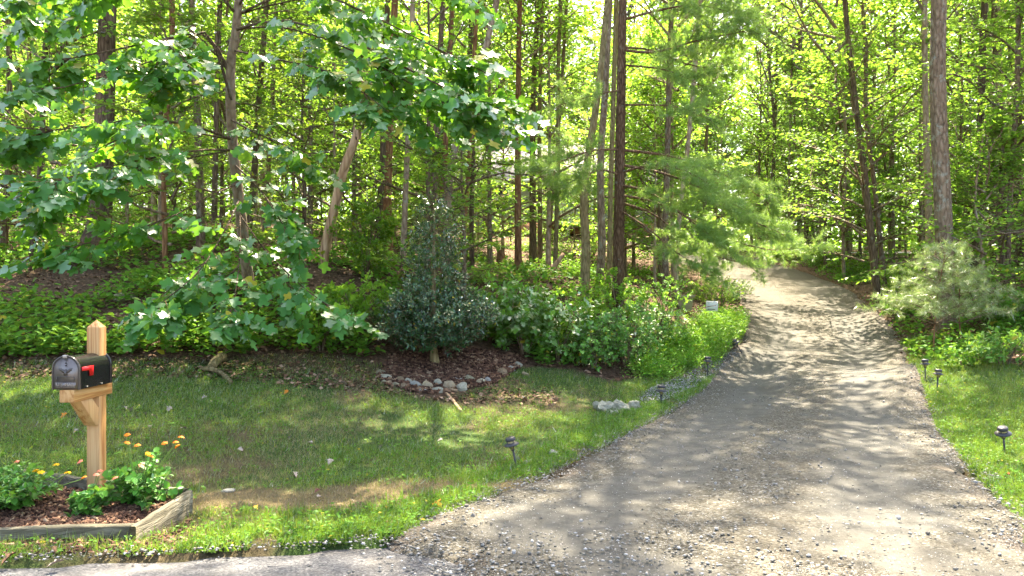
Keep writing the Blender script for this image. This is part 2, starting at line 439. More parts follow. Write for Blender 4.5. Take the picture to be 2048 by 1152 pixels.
# asphalt road along the bottom of the picture
xs = np.concatenate([np.linspace(-200, -14, 12), np.arange(-13.5, 14, 0.12), np.linspace(15, 200, 12)])
rows = []
for k, t in enumerate(np.linspace(0, 1, 14)):
    e = road_edge(xs) + 0.05 * (vnoise(xs, xs * 0 + 3, 0.22, 8) - 0.5) + 0.03 * (vnoise(xs, xs * 0, 0.07, 9) - 0.5)
    y = e * (1 - t) + (-2.6 - 0.02 * xs) * t
    zz = H(xs, y) + 0.008 - (0.05 if k == 0 else 0)
    if k == 0: y = y + 0.015
    rows.append(np.stack([xs, y, zz], 1))
V = np.concatenate(rows); nx2 = len(xs)
Q = np.array([[k * nx2 + i, (k + 1) * nx2 + i, (k + 1) * nx2 + i + 1, k * nx2 + i + 1] for k in range(13) for i in range(nx2 - 1)])
g = G('asphalt')
co = g.coord('Object')
n1, n2 = g.noise(co, 130, 4, 0.7), g.noise(co, 2.0, 5, 0.65)
sp = g.n('TexVoronoi', {'Vector': co, 'Scale': 95.0}).outputs['Color']
spv = g.n('SeparateColor', {0: sp}).outputs[0]
c = g.ramp(g.math('ADD', g.math('MULTIPLY', n1, 0.6), g.math('MULTIPLY', spv, 0.4)), [(0.25, (0.03, 0.031, 0.034)), (0.5, (0.072, 0.073, 0.076)), (0.78, (0.16, 0.16, 0.158))])
c = g.mix(g.math('MULTIPLY', g.step(n2, 0.42, 0.7), 0.35), c, (0.138, 0.124, 0.102))
M['asphalt'] = g.principled(c, 0.88, 0.2, g.bump(g.math('ADD', n1, spv), 0.6, 0.006))
road = tag(obj('road', mk_mesh('road', V, Q, M['asphalt'], True)), 'worn grey asphalt road edge in front', kind='structure')
# a crack in it
cp = [ground_at(*p)[:2] for p in [(778, 1082), (790, 1087), (800, 1090), (812, 1092), (828, 1095), (850, 1097)]]
mb = MB()
cps = np.array(cp); w = np.array([0.012, 0.011, 0.012, 0.009, 0.006, 0.003])
Lc = np.stack([cps[:, 0], cps[:, 1] + w, H(*cps.T) + 0.0125], 1); Rc = np.stack([cps[:, 0], cps[:, 1] - w, H(*cps.T) + 0.0125], 1)
mb.add(np.concatenate([Lc, Rc]), [[i, i + 1, 7 + i, 6 + i] for i in range(5)])
M['crack'] = simple_mat('crack', (0.03, 0.028, 0.025), 0.95, 0.1)
mb.build('crack', M['crack'], road)

# gravel driveway
NC = 31
us = np.linspace(-1, 1, NC)
lat = np.stack([0.22 * (vnoise(np.arange(NR) * 0.13, np.zeros(NR), 0.9, 20 + k) - 0.5) + 0.16 * (vnoise(np.arange(NR) * 0.13, np.zeros(NR), 0.23, 30 + k) - 0.5) for k in range(2)])
VV = np.zeros((NR, NC, 3))
for i in range(NR):
    a, b = Ls[i], Rs[i]; dr = (b - a) / np.linalg.norm(b - a)
    a = a + dr * (lat[0, i] - 0.06); b = b + dr * (lat[1, i] + 0.06)
    t = (us + 1) / 2
    p = a[None] * (1 - t[:, None]) + b[None] * t[:, None]
    zz = H(p[:, 0], p[:, 1]) + 0.02 + 0.022 * np.clip((5.2 - p[:, 1]) / 0.6, 0, 1)
    zz = zz - 0.02 * np.exp(-((np.abs(us) - 0.5) / 0.16) ** 2) + (vnoise(p[:, 0], p[:, 1], 0.3, 12) - 0.5) * 0.018
    zz[[0, -1]] -= 0.07; zz[[1, -2]] -= 0.012
    VV[i] = np.stack([p[:, 0], p[:, 1], zz], 1)
VV[0, :, 1] += 0.25 * vnoise(VV[0, :, 0], VV[0, :, 0] * 0, 0.3, 14); VV[0, :, 2] -= 0.03
Q = np.array([[i * NC + j, i * NC + j + 1, (i + 1) * NC + j + 1, (i + 1) * NC + j] for i in range(NR - 1) for j in range(NC - 1)])
g = G('gravel_drive')
co = g.coord('Object')
at_ = g.n('SeparateColor', {0: g.n('Attribute', attribute_name='across').outputs['Color']})
u, vlen = at_.outputs[0], at_.outputs[1]      # distance from the centre 0..1, metres along / 50
n_big, n_mid, n_fine = g.noise(co, 1.1, 5, 0.6, 0.6), g.noise(co, 9, 6, 0.7), g.noise(co, 120, 4, 0.75)
vor = g.n('TexVoronoi', {'Vector': co, 'Scale': 62.0})
vor2 = g.n('TexVoronoi', {'Vector': co, 'Scale': 26.0})
dirt = g.ramp(g.math('ADD', g.math('MULTIPLY', n_mid, 0.6), g.math('MULTIPLY', g.noise(co, 38, 4, 0.75), 0.4)), [(0.3, (0.048, 0.047, 0.040)), (0.5, (0.088, 0.086, 0.075)), (0.72, (0.132, 0.128, 0.113))])
stone = g.ramp(g.n('SeparateColor', {0: vor.outputs['Color']}).outputs[0], [(0.0, (0.042, 0.038, 0.029)), (0.45, (0.084, 0.077, 0.058)), (0.85, (0.122, 0.114, 0.092)), (1.0, (0.198, 0.191, 0.171))])
st2 = g.step(vor2.outputs['Distance'], 0.34, 0.26)
stone = g.mix(g.math('MULTIPLY', g.math('GREATER_THAN', g.n('SeparateColor', {0: vor2.outputs['Color']}).outputs[1], 0.88), st2), stone, (0.236, 0.229, 0.205))
# wheel tracks are packed fine dirt, the middle and the shoulders loose stone
tr = g.math('ABSOLUTE', g.math('SUBTRACT', u, 0.47))
track = g.step(g.math('ADD', tr, g.math('MULTIPLY', g.math('SUBTRACT', n_big, 0.5), 0.55)), 0.30, 0.12)
fine = g.math('MAXIMUM', track, g.math('MULTIPLY', g.step(n_big, 0.52, 0.64), 0.7))
damp = g.step(g.noise(co, 0.75, 4, 0.65, 0.8), 0.5, 0.68)
fine = g.math('MULTIPLY', fine, g.step(n_mid, 0.22, 0.42))
c = g.mix(fine, stone, dirt)
c = g.mix(g.math('MULTIPLY', g.step(n_fine, 0.48, 0.66), 0.6), c, (0.081, 0.074, 0.056))
c = g.mix(g.math('MULTIPLY', damp, 0.45), c, (0.05, 0.044, 0.034))
far = g.step(vlen, 0.22, 0.5)
c = g.mix(g.math('MULTIPLY', far, 0.55), c, (0.072, 0.061, 0.038))
shoulder = g.step(u, 0.80, 0.98)
c = g.mix(g.math('MULTIPLY', g.math('MULTIPLY', shoulder, g.step(n_big, 0.4, 0.6)), 0.6), c, (0.087, 0.065, 0.050))
# tyre tread ripples pressed into the fine dirt beside the tracks
wv = g.n('TexWave', {'Vector': co, 'Scale': 4.4, 'Distortion': 5.0, 'Detail': 3.0, 'Detail Scale': 1.2}, bands_direction='Y').outputs[0]
tread = g.math('MULTIPLY', g.math('MULTIPLY', wv, g.step(g.math('ABSOLUTE', g.math('SUBTRACT', u, 0.28)), 0.13, 0.03)), g.step(n_big, 0.5, 0.62))
hh = g.math('ADD', g.math('ADD', g.math('MULTIPLY', n_fine, 0.35), g.math('MULTIPLY', tread, 0.12)), g.math('MULTIPLY', g.math('SUBTRACT', 1.0, fine), g.math('MULTIPLY', vor.outputs['Distance'], -0.9)))
M['drive'] = g.principled(c, 0.93, 0.12, g.bump(hh, 0.9, 0.014))
dm = mk_mesh('driveway', VV.reshape(-1, 3), Q, M['drive'], True)
at = dm.attributes.new('across', 'FLOAT_COLOR', 'POINT')
cen = (Ls + Rs) / 2; sl_ = np.concatenate([[0], np.cumsum(np.linalg.norm(np.diff(cen, axis=0), axis=1))])
zc = np.zeros((NR, NC, 4), np.float32); zc[:, :, 0] = np.abs(us)[None]; zc[:, :, 1] = sl_[:, None] / 50; zc[:, :, 3] = 1
at.data.foreach_set('color', zc.ravel())
driveway = tag(obj('driveway', dm), 'dirt and gravel driveway climbing into the woods', kind='structure')

# a pale road glimpsed through the trees on the far right
mb = MB()
e1 = np.array([(15.5, 38.5), (19, 36.6), (23, 35.3), (28, 34.5), (40, 33)]); e2 = e1 + np.array([0.8, 4.2])
n = 40; s1, s2 = spline(e1, n), spline(e2, n)
V = np.concatenate([np.c_[s1, H(*s1.T) + 0.12], np.c_[s2, H(*s2.T) + 0.12]])
mb.add(V, [[i, i + 1, n + i + 1, n + i] for i in range(n - 1)])
M['far_road'] = simple_mat('far_road', (0.252, 0.252, 0.258), 0.9, 0.2, 0.15, 3)
tag(mb.build('lane', M['far_road']), 'pale lane glimpsed between trunks', kind='structure')
# ------------------------------------------------------------------ leaf and tube toolkit
def tpl(outline, center=None, cup=0.12, droop=0.12):
    """fan template of a lobed leaf, mirrored outline given for x>=0 from base to tip"""
    o = [np.array(p, float) for p in outline]
    pts = o + [np.array([-p[0], p[1]]) for p in o[::-1] if p[0] > 1e-6]
    c = np.array(center if center is not None else (0, 0.42))
    A = np.array([c] + pts)
    z = cup * np.abs(A[:, 0]) - droop * A[:, 1] ** 2
    V = np.c_[A, z]; n = len(pts)
    Fc = np.array([[0, 1 + (i + 1) % n, 1 + i] for i in range(n)])
    return V, Fc
T_TULIP = tpl([(0, 0.03), (0.18, 0.0), (0.40, 0.06), (0.56, 0.20), (0.42, 0.36), (0.30, 0.46), (0.36, 0.60), (0.50, 0.78), (0.28, 0.98), (0.0, 0.80)], (0, 0.4))
T_MAPLE = tpl([(0, 0.0), (0.30, 0.08), (0.22, 0.24), (0.52, 0.42), (0.22, 0.52), (0.26, 0.72), (0.0, 1.0)], (0, 0.35))
T_OVAL = (np.array([[0, 0, 0], [0.24, 0.3, 0.05], [0.2, 0.7, 0.02], [0, 1.0, -0.1], [-0.2, 0.7, 0.02], [-0.24, 0.3, 0.05]]), np.array([[0, 1, 2, 3], [0, 3, 4, 5]]))
T_BROAD = (np.array([[0, 0, 0], [0.40, 0.3, 0.08], [0.30, 0.72, 0.03], [0, 1.0, -0.12], [-0.30, 0.72, 0.03], [-0.40, 0.3, 0.08]]), np.array([[0, 1, 2, 3], [0, 3, 4, 5]]))
T_DIAM = (np.array([[0, 0, 0], [0.36, 0.48, 0.06], [0, 1.0, -0.08], [-0.36, 0.48, 0.06]]), np.array([[0, 1, 2, 3]]))
T_BLADE = (np.array([[-0.5, 0, 0], [0.5, 0, 0], [0.0, 1.0, 0.0]]), np.array([[0, 1, 2]]))

def leaves(Pp, D, N, S, T, W=None):
    """instantiate a leaf template; W widens x separately"""
    D = nrm(D); X = nrm(np.cross(D, N)); N2 = np.cross(X, D)
    tv, tf = T; k = len(tv); S = np.broadcast_to(np.asarray(S, float), (len(Pp),))
    W = S if W is None else np.broadcast_to(np.asarray(W, float), (len(Pp),))
    V = Pp[:, None, :] + (W[:, None] * tv[None, :, 0])[:, :, None] * X[:, None, :] + (S[:, None] * tv[None, :, 1])[:, :, None] * D[:, None, :] + (S[:, None] * tv[None, :, 2])[:, :, None] * N2[:, None, :]
    Fc = (np.arange(len(Pp)) * k)[:, None, None] + tf[None]
    return V.reshape(-1, 3), Fc.reshape(-1, tf.shape[1])

def twig_leaves(A, B, k, size, r, tilt=0.35, droop=0.25, spread=0.9, both=True):
    """k leaves along each twig A->B, in flat sprays"""
    n = len(A); tw = nrm(B - A)
    t = (np.arange(k)[None] + r.uniform(0.2, 0.9, (n, k))) / k * 0.9 + 0.1
    up = np.tile(np.array([0, 0, 1.0]), (n, 1))
    side = nrm(np.cross(tw, up))
    sgn = np.where(np.arange(k) % 2 == 0, 1.0, -1.0)[None] * np.ones((n, 1))
    Pp = A[:, None] + (B - A)[:, None] * t[..., None]
    D = tw[:, None] * 0.55 + side[:, None] * (sgn * spread)[..., None] + r.normal(0, 0.25, (n, k, 3))
    D[..., 2] -= droop
    N = np.array([0, 0, 1.0]) + r.normal(0, tilt, (n, k, 3))
    S = size * r.uniform(0.5, 1.2, (n, k))
    Pp = Pp + nrm(D) * (S * 0.18)[..., None]
    return Pp.reshape(-1, 3), D.reshape(-1, 3), N.reshape(-1, 3), S.ravel()

def twig_tubes(mb, A, B, r0):
    """thin three-sided twigs, all at once"""
    T = nrm(B - A); u = nrm(np.cross(T, np.array([0.3, 0.2, 1.0]))); w = np.cross(T, u)
    n = len(A); V = np.zeros((n, 6, 3))
    for j in range(3):
        o = math.cos(j * 2.094) * u + math.sin(j * 2.094) * w
        V[:, j] = A + o * r0; V[:, 3 + j] = B + o * r0 * 0.35
    q = np.array([[0, 1, 4, 3], [1, 2, 5, 4], [2, 0, 3, 5]])
    mb.add(V.reshape(-1, 3), ((np.arange(n) * 6)[:, None, None] + q[None]).reshape(-1, 4))

def curve_branch(p0, d0, L, r, n=7, sag=0.0, lift=0.0, wob=0.12):
    pts = [np.array(p0, float)]; d = np.array(d0, float)
    for i in range(n - 1):
        d = nrm(d + r.normal(0, wob, 3) + np.array([0, 0, lift - sag * (i / n)]))
        pts.append(pts[-1] + d * L / (n - 1))
    return np.array(pts)

def twigs_on(br, m, L, r, t0=0.2, elev=0.15):
    """m twigs along branch polyline br"""
    n = len(br); t = np.linspace(t0, 1.0, m) * (n - 1) * 0.999
    i = np.minimum(t.astype(int), n - 2); u = (t - i)[:, None]
    A = br[i] * (1 - u) + br[i + 1] * u
    T = nrm(br[i + 1] - br[i]); side = nrm(np.cross(T, np.array([0, 0, 1.0])))
    s = np.where(np.arange(m) % 2 == 0, 1, -1)[:, None]
    D = nrm(T * r.uniform(0.4, 1.0, (m, 1)) + side * s * r.uniform(0.5, 1.1, (m, 1)) + np.c_[np.zeros(m), np.zeros(m), r.normal(elev, 0.25, m)])
    D[-1] = T[-1]
    Ls_ = L * (1.15 - 0.55 * np.linspace(t0, 1, m)) * r.uniform(0.6, 1.2, m)
    return A, A + D * Ls_[:, None]

def gen_crown(seed, z0, z1, R, nb, twn, tl, k, size, T, mode='under', sidesb=5):
    """-> (branch MB, leaf verts, leaf faces): limbs off a vertical axis between z0 and z1, twigs with leaf sprays"""
    r = np.random.default_rng(seed)
    mb = MB(); As, Bs = [], []
    for i in range(nb):
        f = (i + r.uniform(0, 0.8)) / nb
        z = z0 + (z1 - z0) * f
        az = i * 2.399 + r.normal(0, 0.5)
        if mode == 'under': prof = (1 - f) ** 0.7 * 0.85 + 0.2; el = r.uniform(0.05, 0.55) + f * 0.5; lift = 0.02; sag = 0.16
        else: prof = (0.55 + 1.2 * f * (1 - f) * 1.6) * (1.0 if f < 0.9 else 0.6); el = r.uniform(0.2, 0.8) + 0.5 * f; lift = 0.03; sag = 0.18
        L = R * prof * r.uniform(0.65, 1.2)
        d0 = np.array([math.cos(az) * math.cos(el), math.sin(az) * math.cos(el), math.sin(el)])
        br = curve_branch((0, 0, z), d0, L, r, 7, sag, lift, 0.13)
        mb.tube(br, np.linspace(0.012 + 0.011 * L, 0.004, 7), sidesb, cap=False)
        a, b = twigs_on(br, twn, tl * (0.5 + 0.5 * L / R), r)
        As.append(a); Bs.append(b)
        # forked second-order limb
        for q in (2, 4):
            s = nrm(br[q + 1] - br[q]); rot = r.choice([-1, 1]) * r.uniform(0.5, 1.0)
            c, sn = math.cos(rot), math.sin(rot)
            d2 = np.array([s[0] * c - s[1] * sn, s[0] * sn + s[1] * c, s[2] + 0.1])
            b2 = curve_branch(br[q], d2, L * r.uniform(0.35, 0.6), r, 5, sag, lift, 0.15)
            mb.tube(b2, np.linspace(0.008 + 0.005 * L, 0.003, 5), 4, cap=False)
            a, b = twigs_on(b2, max(4, twn // 2), tl * 0.8, r)
            As.append(a); Bs.append(b)
    A, B = np.concatenate(As), np.concatenate(Bs)
    twig_tubes(mb, A, B, 0.005)
    V, Fc = leaves(*twig_leaves(A, B, k, size, r), T)
    return mb, V, Fc

# ------------------------------------------------------------------ mailbox and its post
def wood_mat(name, a, b, c, ring=9.0, axis='Z', weather=0.0):
    g = G(name)
    sc = {'Z': (1, 1, 0.05), 'X': (0.05, 1, 1), 'Y': (1, 0.05, 1)}[axis]
    co = g.coord('Object', sc)
    n = g.noise(co, ring, 4, 0.55, 1.2)
    w = g.math('FRACT', g.math('MULTIPLY', n, 5.0))
    w = g.math('ABSOLUTE', g.math('MULTIPLY_ADD', w, 2.0, -1.0))
    fine = g.noise(co, 170, 4, 0.6)
    col = g.ramp(g.math('ADD', g.math('MULTIPLY', w, 0.7), g.math('MULTIPLY', fine, 0.3)), [(0.15, a), (0.5, b), (0.85, c)])
    stripe = g.step(g.noise(g.coord('Object', tuple(max(0.02, x * 0.5) for x in sc)), 14, 2), 0.42, 0.62)
    col = g.mix(g.math('MULTIPLY', stripe, 0.6), col, tuple(x * 0.72 for x in a) if weather else (min(1, c[0] * 1.1), c[1] * 1.12, c[2] * 1.25))
    return g.principled(col, 0.62 + weather * 0.3, 0.25, g.bump(g.math('ADD', fine, g.math('MULTIPLY', w, 0.6)), 0.25 + weather, 0.004 + 0.004 * weather))
M['cedar_z'] = wood_mat('cedar_upright', (0.303, 0.128, 0.041), (0.423, 0.220, 0.076), (0.515, 0.317, 0.137), 9, 'Z')
M['cedar_y'] = wood_mat('cedar_arm', (0.317, 0.137, 0.041), (0.439, 0.227, 0.076), (0.515, 0.310, 0.128), 9, 'Y')
M['timber_x'] = wood_mat('timber_front', (0.068, 0.062, 0.037), (0.136, 0.124, 0.077), (0.211, 0.192, 0.136), 16, 'X', 0.6)
M['timber_y'] = wood_mat('timber_side', (0.074, 0.065, 0.040), (0.149, 0.130, 0.084), (0.229, 0.208, 0.149), 16, 'Y', 0.6)
MX, MY = -3.04, 5.35
mz = float(H(MX, MY))
post_root = empty('mailbox_post', (MX, MY, mz))
tag(post_root, 'new cedar mailbox post with pointed top, arm and diagonal brace', 'post')
h = 0.046
mb = MB()
top = 1.245 - mz + 0.02
V = [[x, y, zz] for zz in (-0.3, top) for (x, y) in ((-h, -h), (h, -h), (h, h), (-h, h))] + [[0, 0, top + 0.055]]
mb.add(V, [[0, 1, 5, 4], [1, 2, 6, 5], [2, 3, 7, 6], [3, 0, 4, 7]], [[4, 5, 8], [5, 6, 8], [6, 7, 8], [7, 4, 8]])
mb.build('upright', M['cedar_z'], post_root, bevel=0.003)
az0, az1 = 0.765 - mz, 0.85 - mz
MB().box((-0.05, -0.36, az0), (0.05, 0.12, az1)).build('arm', M['cedar_y'], post_root, bevel=0.003)
mb = MB()
pr = [(-0.27, az0 - 0.001), (-0.13, az0 - 0.001), (-0.047, az0 - 0.085), (-0.047, az0 - 0.205), (-0.085, az0 - 0.205)]
n = len(pr)
V = [[-0.043, y, zz] for y, zz in pr] + [[0.043, y, zz] for y, zz in pr]
mb.add(V, *[[list(range(n))], [list(range(2 * n - 1, n - 1, -1))]], [[i, i + n, (i + 1) % n + n, (i + 1) % n] for i in range(n)])
mb.build('brace', M['cedar_z'], post_root, bevel=0.003)
M['screw'] = simple_mat('screw', (0.5, 0.48, 0.42), 0.35, 0.5, 0.1, metallic=0.9)

# the box itself
def arch(w, hgt, n=12):
    r = w / 2
    a = np.linspace(0, np.pi, n)
    top = [(r * math.cos(t), hgt - r + r * math.sin(t)) for t in a]
    return [(r, 0.0)] + top + [(-r, 0.0)]
g = G('black_metal')
co = g.coord('Object'); n_ = g.noise(co, 30, 3)
M['mbox'] = g.principled((0.008, 0.008, 0.009), g.math('MULTIPLY_ADD', n_, 0.1, 0.16), 0.6, None)
g = G('door_metal')
n_ = g.noise(g.coord('Object'), 25, 4)
M['mdoor'] = g.principled(g.mix(n_, (0.12, 0.105, 0.095), (0.2, 0.175, 0.16)), g.math('MULTIPLY_ADD', n_, 0.15, 0.26), 0.6, None, Metallic=0.6)
M['emboss'] = simple_mat('emboss', (0.075, 0.066, 0.06), 0.3, 0.6, 0.1, metallic=0.5)
M['flag_red'] = simple_mat('flag_red', (0.72, 0.015, 0.02), 0.35, 0.5, 0.08)
W_, HG_, LN = 0.186, 0.232, 0.40
bz = 0.852
BY = 5.0
mail = empty('mailbox', (MX - 0.012, BY, bz))
tag(mail, 'black metal mailbox with red flag on the cedar post', 'mailbox')
def arch_solid(mb, w, hgt, y0, y1, x0=0, z0=0, n=14):
    pr = arch(w, hgt, n); k = len(pr)
    V = [[x + x0, y0, zz + z0] for x, zz in pr] + [[x + x0, y1, zz + z0] for x, zz in pr]
    mb.add(V, [[i, (i + 1) % k, (i + 1) % k + k, i + k] for i in range(k)], [list(range(k))[::-1]], [[i + k for i in range(k)]])
mb = MB(); arch_solid(mb, W_ - 0.006, HG_ - 0.004, 0.012, LN, 0, 0.0)
mb.build('body', M['mbox'], mail, True).data.set_sharp_from_angle(angle=math.radians(40))
def band(name, y0, y1, grow, mat):
    mb = MB(); pr = arch(W_ + grow, HG_ + grow / 2, 16); k = len(pr); pi_ = arch(W_ - 0.012, HG_ - 0.008, 16)
    V = [[x, y0, zz] for x, zz in pr] + [[x, y1, zz] for x, zz in pr] + [[x, y0, zz] for x, zz in pi_] + [[x, y1, zz] for x, zz in pi_]
    q = []
    for i in range(k - 1):
        q += [[i, i + 1, i + 1 + k, i + k], [i + 2 * k, i + 2 * k + k, i + 1 + 3 * k, i + 1 + 2 * k], [i, i + 2 * k, i + 1 + 2 * k, i + 1], [i + k, i + 1 + k, i + 1 + 3 * k, i + 3 * k]]
    mb.add(V, q)
    return mb.build(name, mat, mail)
band('rim', LN - 0.012, LN + 0.006, 0.006, M['mbox'])
band('rim', -0.004, 0.016, 0.004, M['emboss'])
mb = MB(); arch_solid(mb, W_ - 0.014, HG_ - 0.010, -0.002, 0.011, 0, 0.002)
door = mb.build('door', M['mdoor'], mail)
# raised panel, lettering band, emblem, latch, rivets on the door
mb = MB()
for (x0, x1, z0, z1) in ((-0.062, 0.062, 0.086, 0.089), (-0.062, 0.062, 0.056, 0.059), (-0.062, -0.059, 0.059, 0.086), (0.059, 0.062, 0.059, 0.086)):
    mb.box((x0, -0.005, z0), (x1, -0.001, z1))
mb.build('panel_frame', M['emboss'], door)
MB().box((-0.07, -0.0035, 0.012), (0.07, -0.001, 0.050)).build('lettering_band', M['mdoor'], door)
def text(body, size, loc, parent, mat, rot=(math.pi / 2, 0, 0), ext=0.001, name='lettering'):
    cu = bpy.data.curves.new(name, 'FONT'); cu.body = body; cu.size = size; cu.align_x = 'CENTER'; cu.extrude = ext
    tmp = bpy.data.objects.new(name, cu); COL.objects.link(tmp)
    me = bpy.data.meshes.new_from_object(tmp.evaluated_get(bpy.context.evaluated_depsgraph_get()))
    bpy.data.objects.remove(tmp); me.materials.clear(); me.materials.append(mat)
    o = obj(name, me, parent, loc); o.rotation_euler = rot
    return o
M['letter_metal'] = simple_mat('letter_metal', (0.32, 0.30, 0.27), 0.3, 0.6, 0.1, metallic=0.6)
text('U.S. MAIL', 0.031, (0, -0.0045, 0.0245), door, M['letter_metal'])
text('APPROVED BY THE POSTMASTER GENERAL', 0.0068, (0, -0.0045, 0.0155), door, M['letter_metal'])
mb = MB()   # spread eagle in low relief
wing = [(0.0, 0.0), (0.012, 0.014), (0.030, 0.024), (0.046, 0.026), (0.050, 0.022), (0.040, 0.016), (0.044, 0.010), (0.030, 0.006), (0.030, 0.0), (0.016, -0.006), (0.006, -0.012)]
for s in (1, -1):
    k = len(wing); V = [[s * x, -0.002, zz] for x, zz in wing] + [[s * x * 0.96, -0.007, zz * 0.96] for x, zz in wing]
    mb.add(V, [[i, (i + 1) % k, (i + 1) % k + k, i + k] for i in range(k)], [[i + k for i in range(k)]])
body_ = [(-0.006, 0.012), (0.0, 0.02), (0.008, 0.016), (0.007, -0.006), (0.014, -0.02), (0.0, -0.026), (-0.014, -0.02), (-0.007, -0.006)]
k = len(body_); V = [[x, -0.002, zz] for x, zz in body_] + [[x, -0.008, zz] for x, zz in body_]
mb.add(V, [[i, (i + 1) % k, (i + 1) % k + k, i + k] for i in range(k)], [[i + k for i in range(k)]])
em = mb.build('emblem', M['emboss'], door); em.location = (0, 0, 0.122)
MB().box((-0.016, -0.012, HG_ - 0.016), (0.012, 0.014, HG_ + 0.006)).build('latch', M['letter_metal'], door, bevel=0.002)
for zz in (0.183, 0.166):
    MB().tube([(0.004, -0.008, zz), (0.004, 0.0, zz)], 0.005, 8).build('rivet', M['mbox'], door)
mb = MB(); fx = W_ / 2 + 0.002
fl = [(0.025, 0.152), (0.16, 0.152), (0.16, 0.083), (0.118, 0.083), (0.110, 0.123), (0.025, 0.126)]
k = len(fl); V = [[fx, y, zz] for y, zz in fl] + [[fx + 0.004, y, zz] for y, zz in fl]
mb.add(V, [[i, i + k, (i + 1) % k + k, (i + 1) % k] for i in range(k)], [list(range(k))], [[i + k for i in range(k)][::-1]])
mb.build('flag', M['flag_red'], mail)
for y in (0.09, 0.27):
    MB().tube([(fx - 0.004, y, 0.012), (fx + 0.003, y, 0.012)], 0.005, 8).build('screw', M['screw'], mail)

# ------------------------------------------------------------------ timber edged flower bed
bed = empty('flower_bed_border', (-2.8, 4.8, 0.0))
tag(bed, 'weathered grey timber border round the mailbox flower bed', 'bed border')
def plank(a, b, h0, h1, th, mat, seed=0):
    """upright board between plan points a,b; top heights h0,h1 above ground; local to bed"""
    a, b = np.array(a), np.array(b); d = (b - a) / np.linalg.norm(b - a); nrml = np.array([-d[1], d[0]])
    n = 14; t = np.linspace(0, 1, n); r = np.random.default_rng(seed)
    p = a[None] * (1 - t[:, None]) + b[None] * t[:, None]
    zb = H(p[:, 0], p[:, 1]) - 0.06
    zt = H(p[:, 0], p[:, 1]) * 0.5 + np.interp(t, [0, 1], [h0, h1]) + r.normal(0, 0.0022, n)
    off = r.normal(0, 0.0025, n)
    rows = [np.c_[p + nrml * (-th / 2 + off[:, None]), zb], np.c_[p + nrml * (-th / 2 + off[:, None]), zt - 0.006], np.c_[p + nrml * (-th / 2 + 0.008), zt], np.c_[p + nrml * (th / 2 - 0.008), zt], np.c_[p + nrml * th / 2, zt - 0.006], np.c_[p + nrml * th / 2, zb]]
    V = np.concatenate(rows) - np.array([-2.8, 4.8, 0.0])
    q = [[k * n + i, k * n + i + 1, (k + 1) * n + i + 1, (k + 1) * n + i] for k in range(5) for i in range(n - 1)]
    ends = [[k * n for k in range(6)][::-1], [k * n + n - 1 for k in range(6)]]
    mb = MB().add(V, q, ends)
    o = mb.build('timber', mat, bed)
    return o
plank((-4.3, 4.30), (-2.345, 4.545), 0.075, 0.085, 0.06, M['timber_x'], 1)
plank((-2.335, 4.50), (-2.27, 5.14), 0.085, 0.155, 0.045, M['timber_y'], 2)
plank((-2.30, 5.17), (-3.9, 5.72), 0.15, 0.16, 0.05, M['timber_x'], 3)
BED = np.array([(-4.3, 4.33), (-2.36, 4.57), (-2.31, 5.13), (-3.9, 5.69), (-4.3, 5.6)])
# mulch heaped inside: shredded bark pieces over a mound
def chips(n, poly, zfun, size, seed, mat, name, flat=0.35, w=0.28):
    r = np.random.default_rng(seed)
    lo, hi = poly.min(0), poly.max(0)
    p = r.uniform(lo, hi, (n * 3, 2)); p = p[inpoly(p[:, 0], p[:, 1], poly)][:n]; n = len(p)
    a = r.uniform(0, 6.283, n); D = np.c_[np.cos(a), np.sin(a), r.normal(0, flat, n)]
    N = np.array([0, 0, 1.0]) + r.normal(0, 0.5, (n, 3))
    S = size * r.uniform(0.4, 1.3, n) ** 1.0
    c = np.c_[p, zfun(p[:, 0], p[:, 1]) + r.uniform(0, 0.012, n)] - nrm(D) * (S / 2)[:, None]
    bx = np.array([[-.5, 0, -.1], [.5, 0, -.1], [.35, 1, -.1], [-.3, 1, -.1], [-.4, 0.05, .12], [.4, 0.05, .12], [.3, .95, .1], [-.25, .95, .1]])
    bf = np.array([[4, 5, 6, 7], [0, 1, 5, 4], [1, 2, 6, 5], [2, 3, 7, 6], [3, 0, 4, 7]])
    V, Fc = leaves(c, D, N, S, (bx, bf), S * w * r.uniform(0.5, 1.6, n))
    return mk_mesh(name, V, Fc, mat)
g = G('mulch')
rr = g.n('NewGeometry').outputs['Random Per Island']
c = g.ramp(rr, [(0, (0.023, 0.012, 0.008)), (0.4, (0.066, 0.033, 0.021)), (0.75, (0.125, 0.066, 0.040)), (0.93, (0.198, 0.122, 0.073)), (1.0, (0.297, 0.211, 0.132))])
M['mulch'] = g.principled(c, 0.9, 0.15, g.bump(g.noise(g.coord('Object', (1, 1, 1)), 120, 3), 0.5, 0.004))
def bed_z(x, y): return H(x, y) + 0.045 + 0.02 * vnoise(x, y, 0.15, 61) + 0.035 * np.clip((y - 4.6) / 0.6, 0, 1)
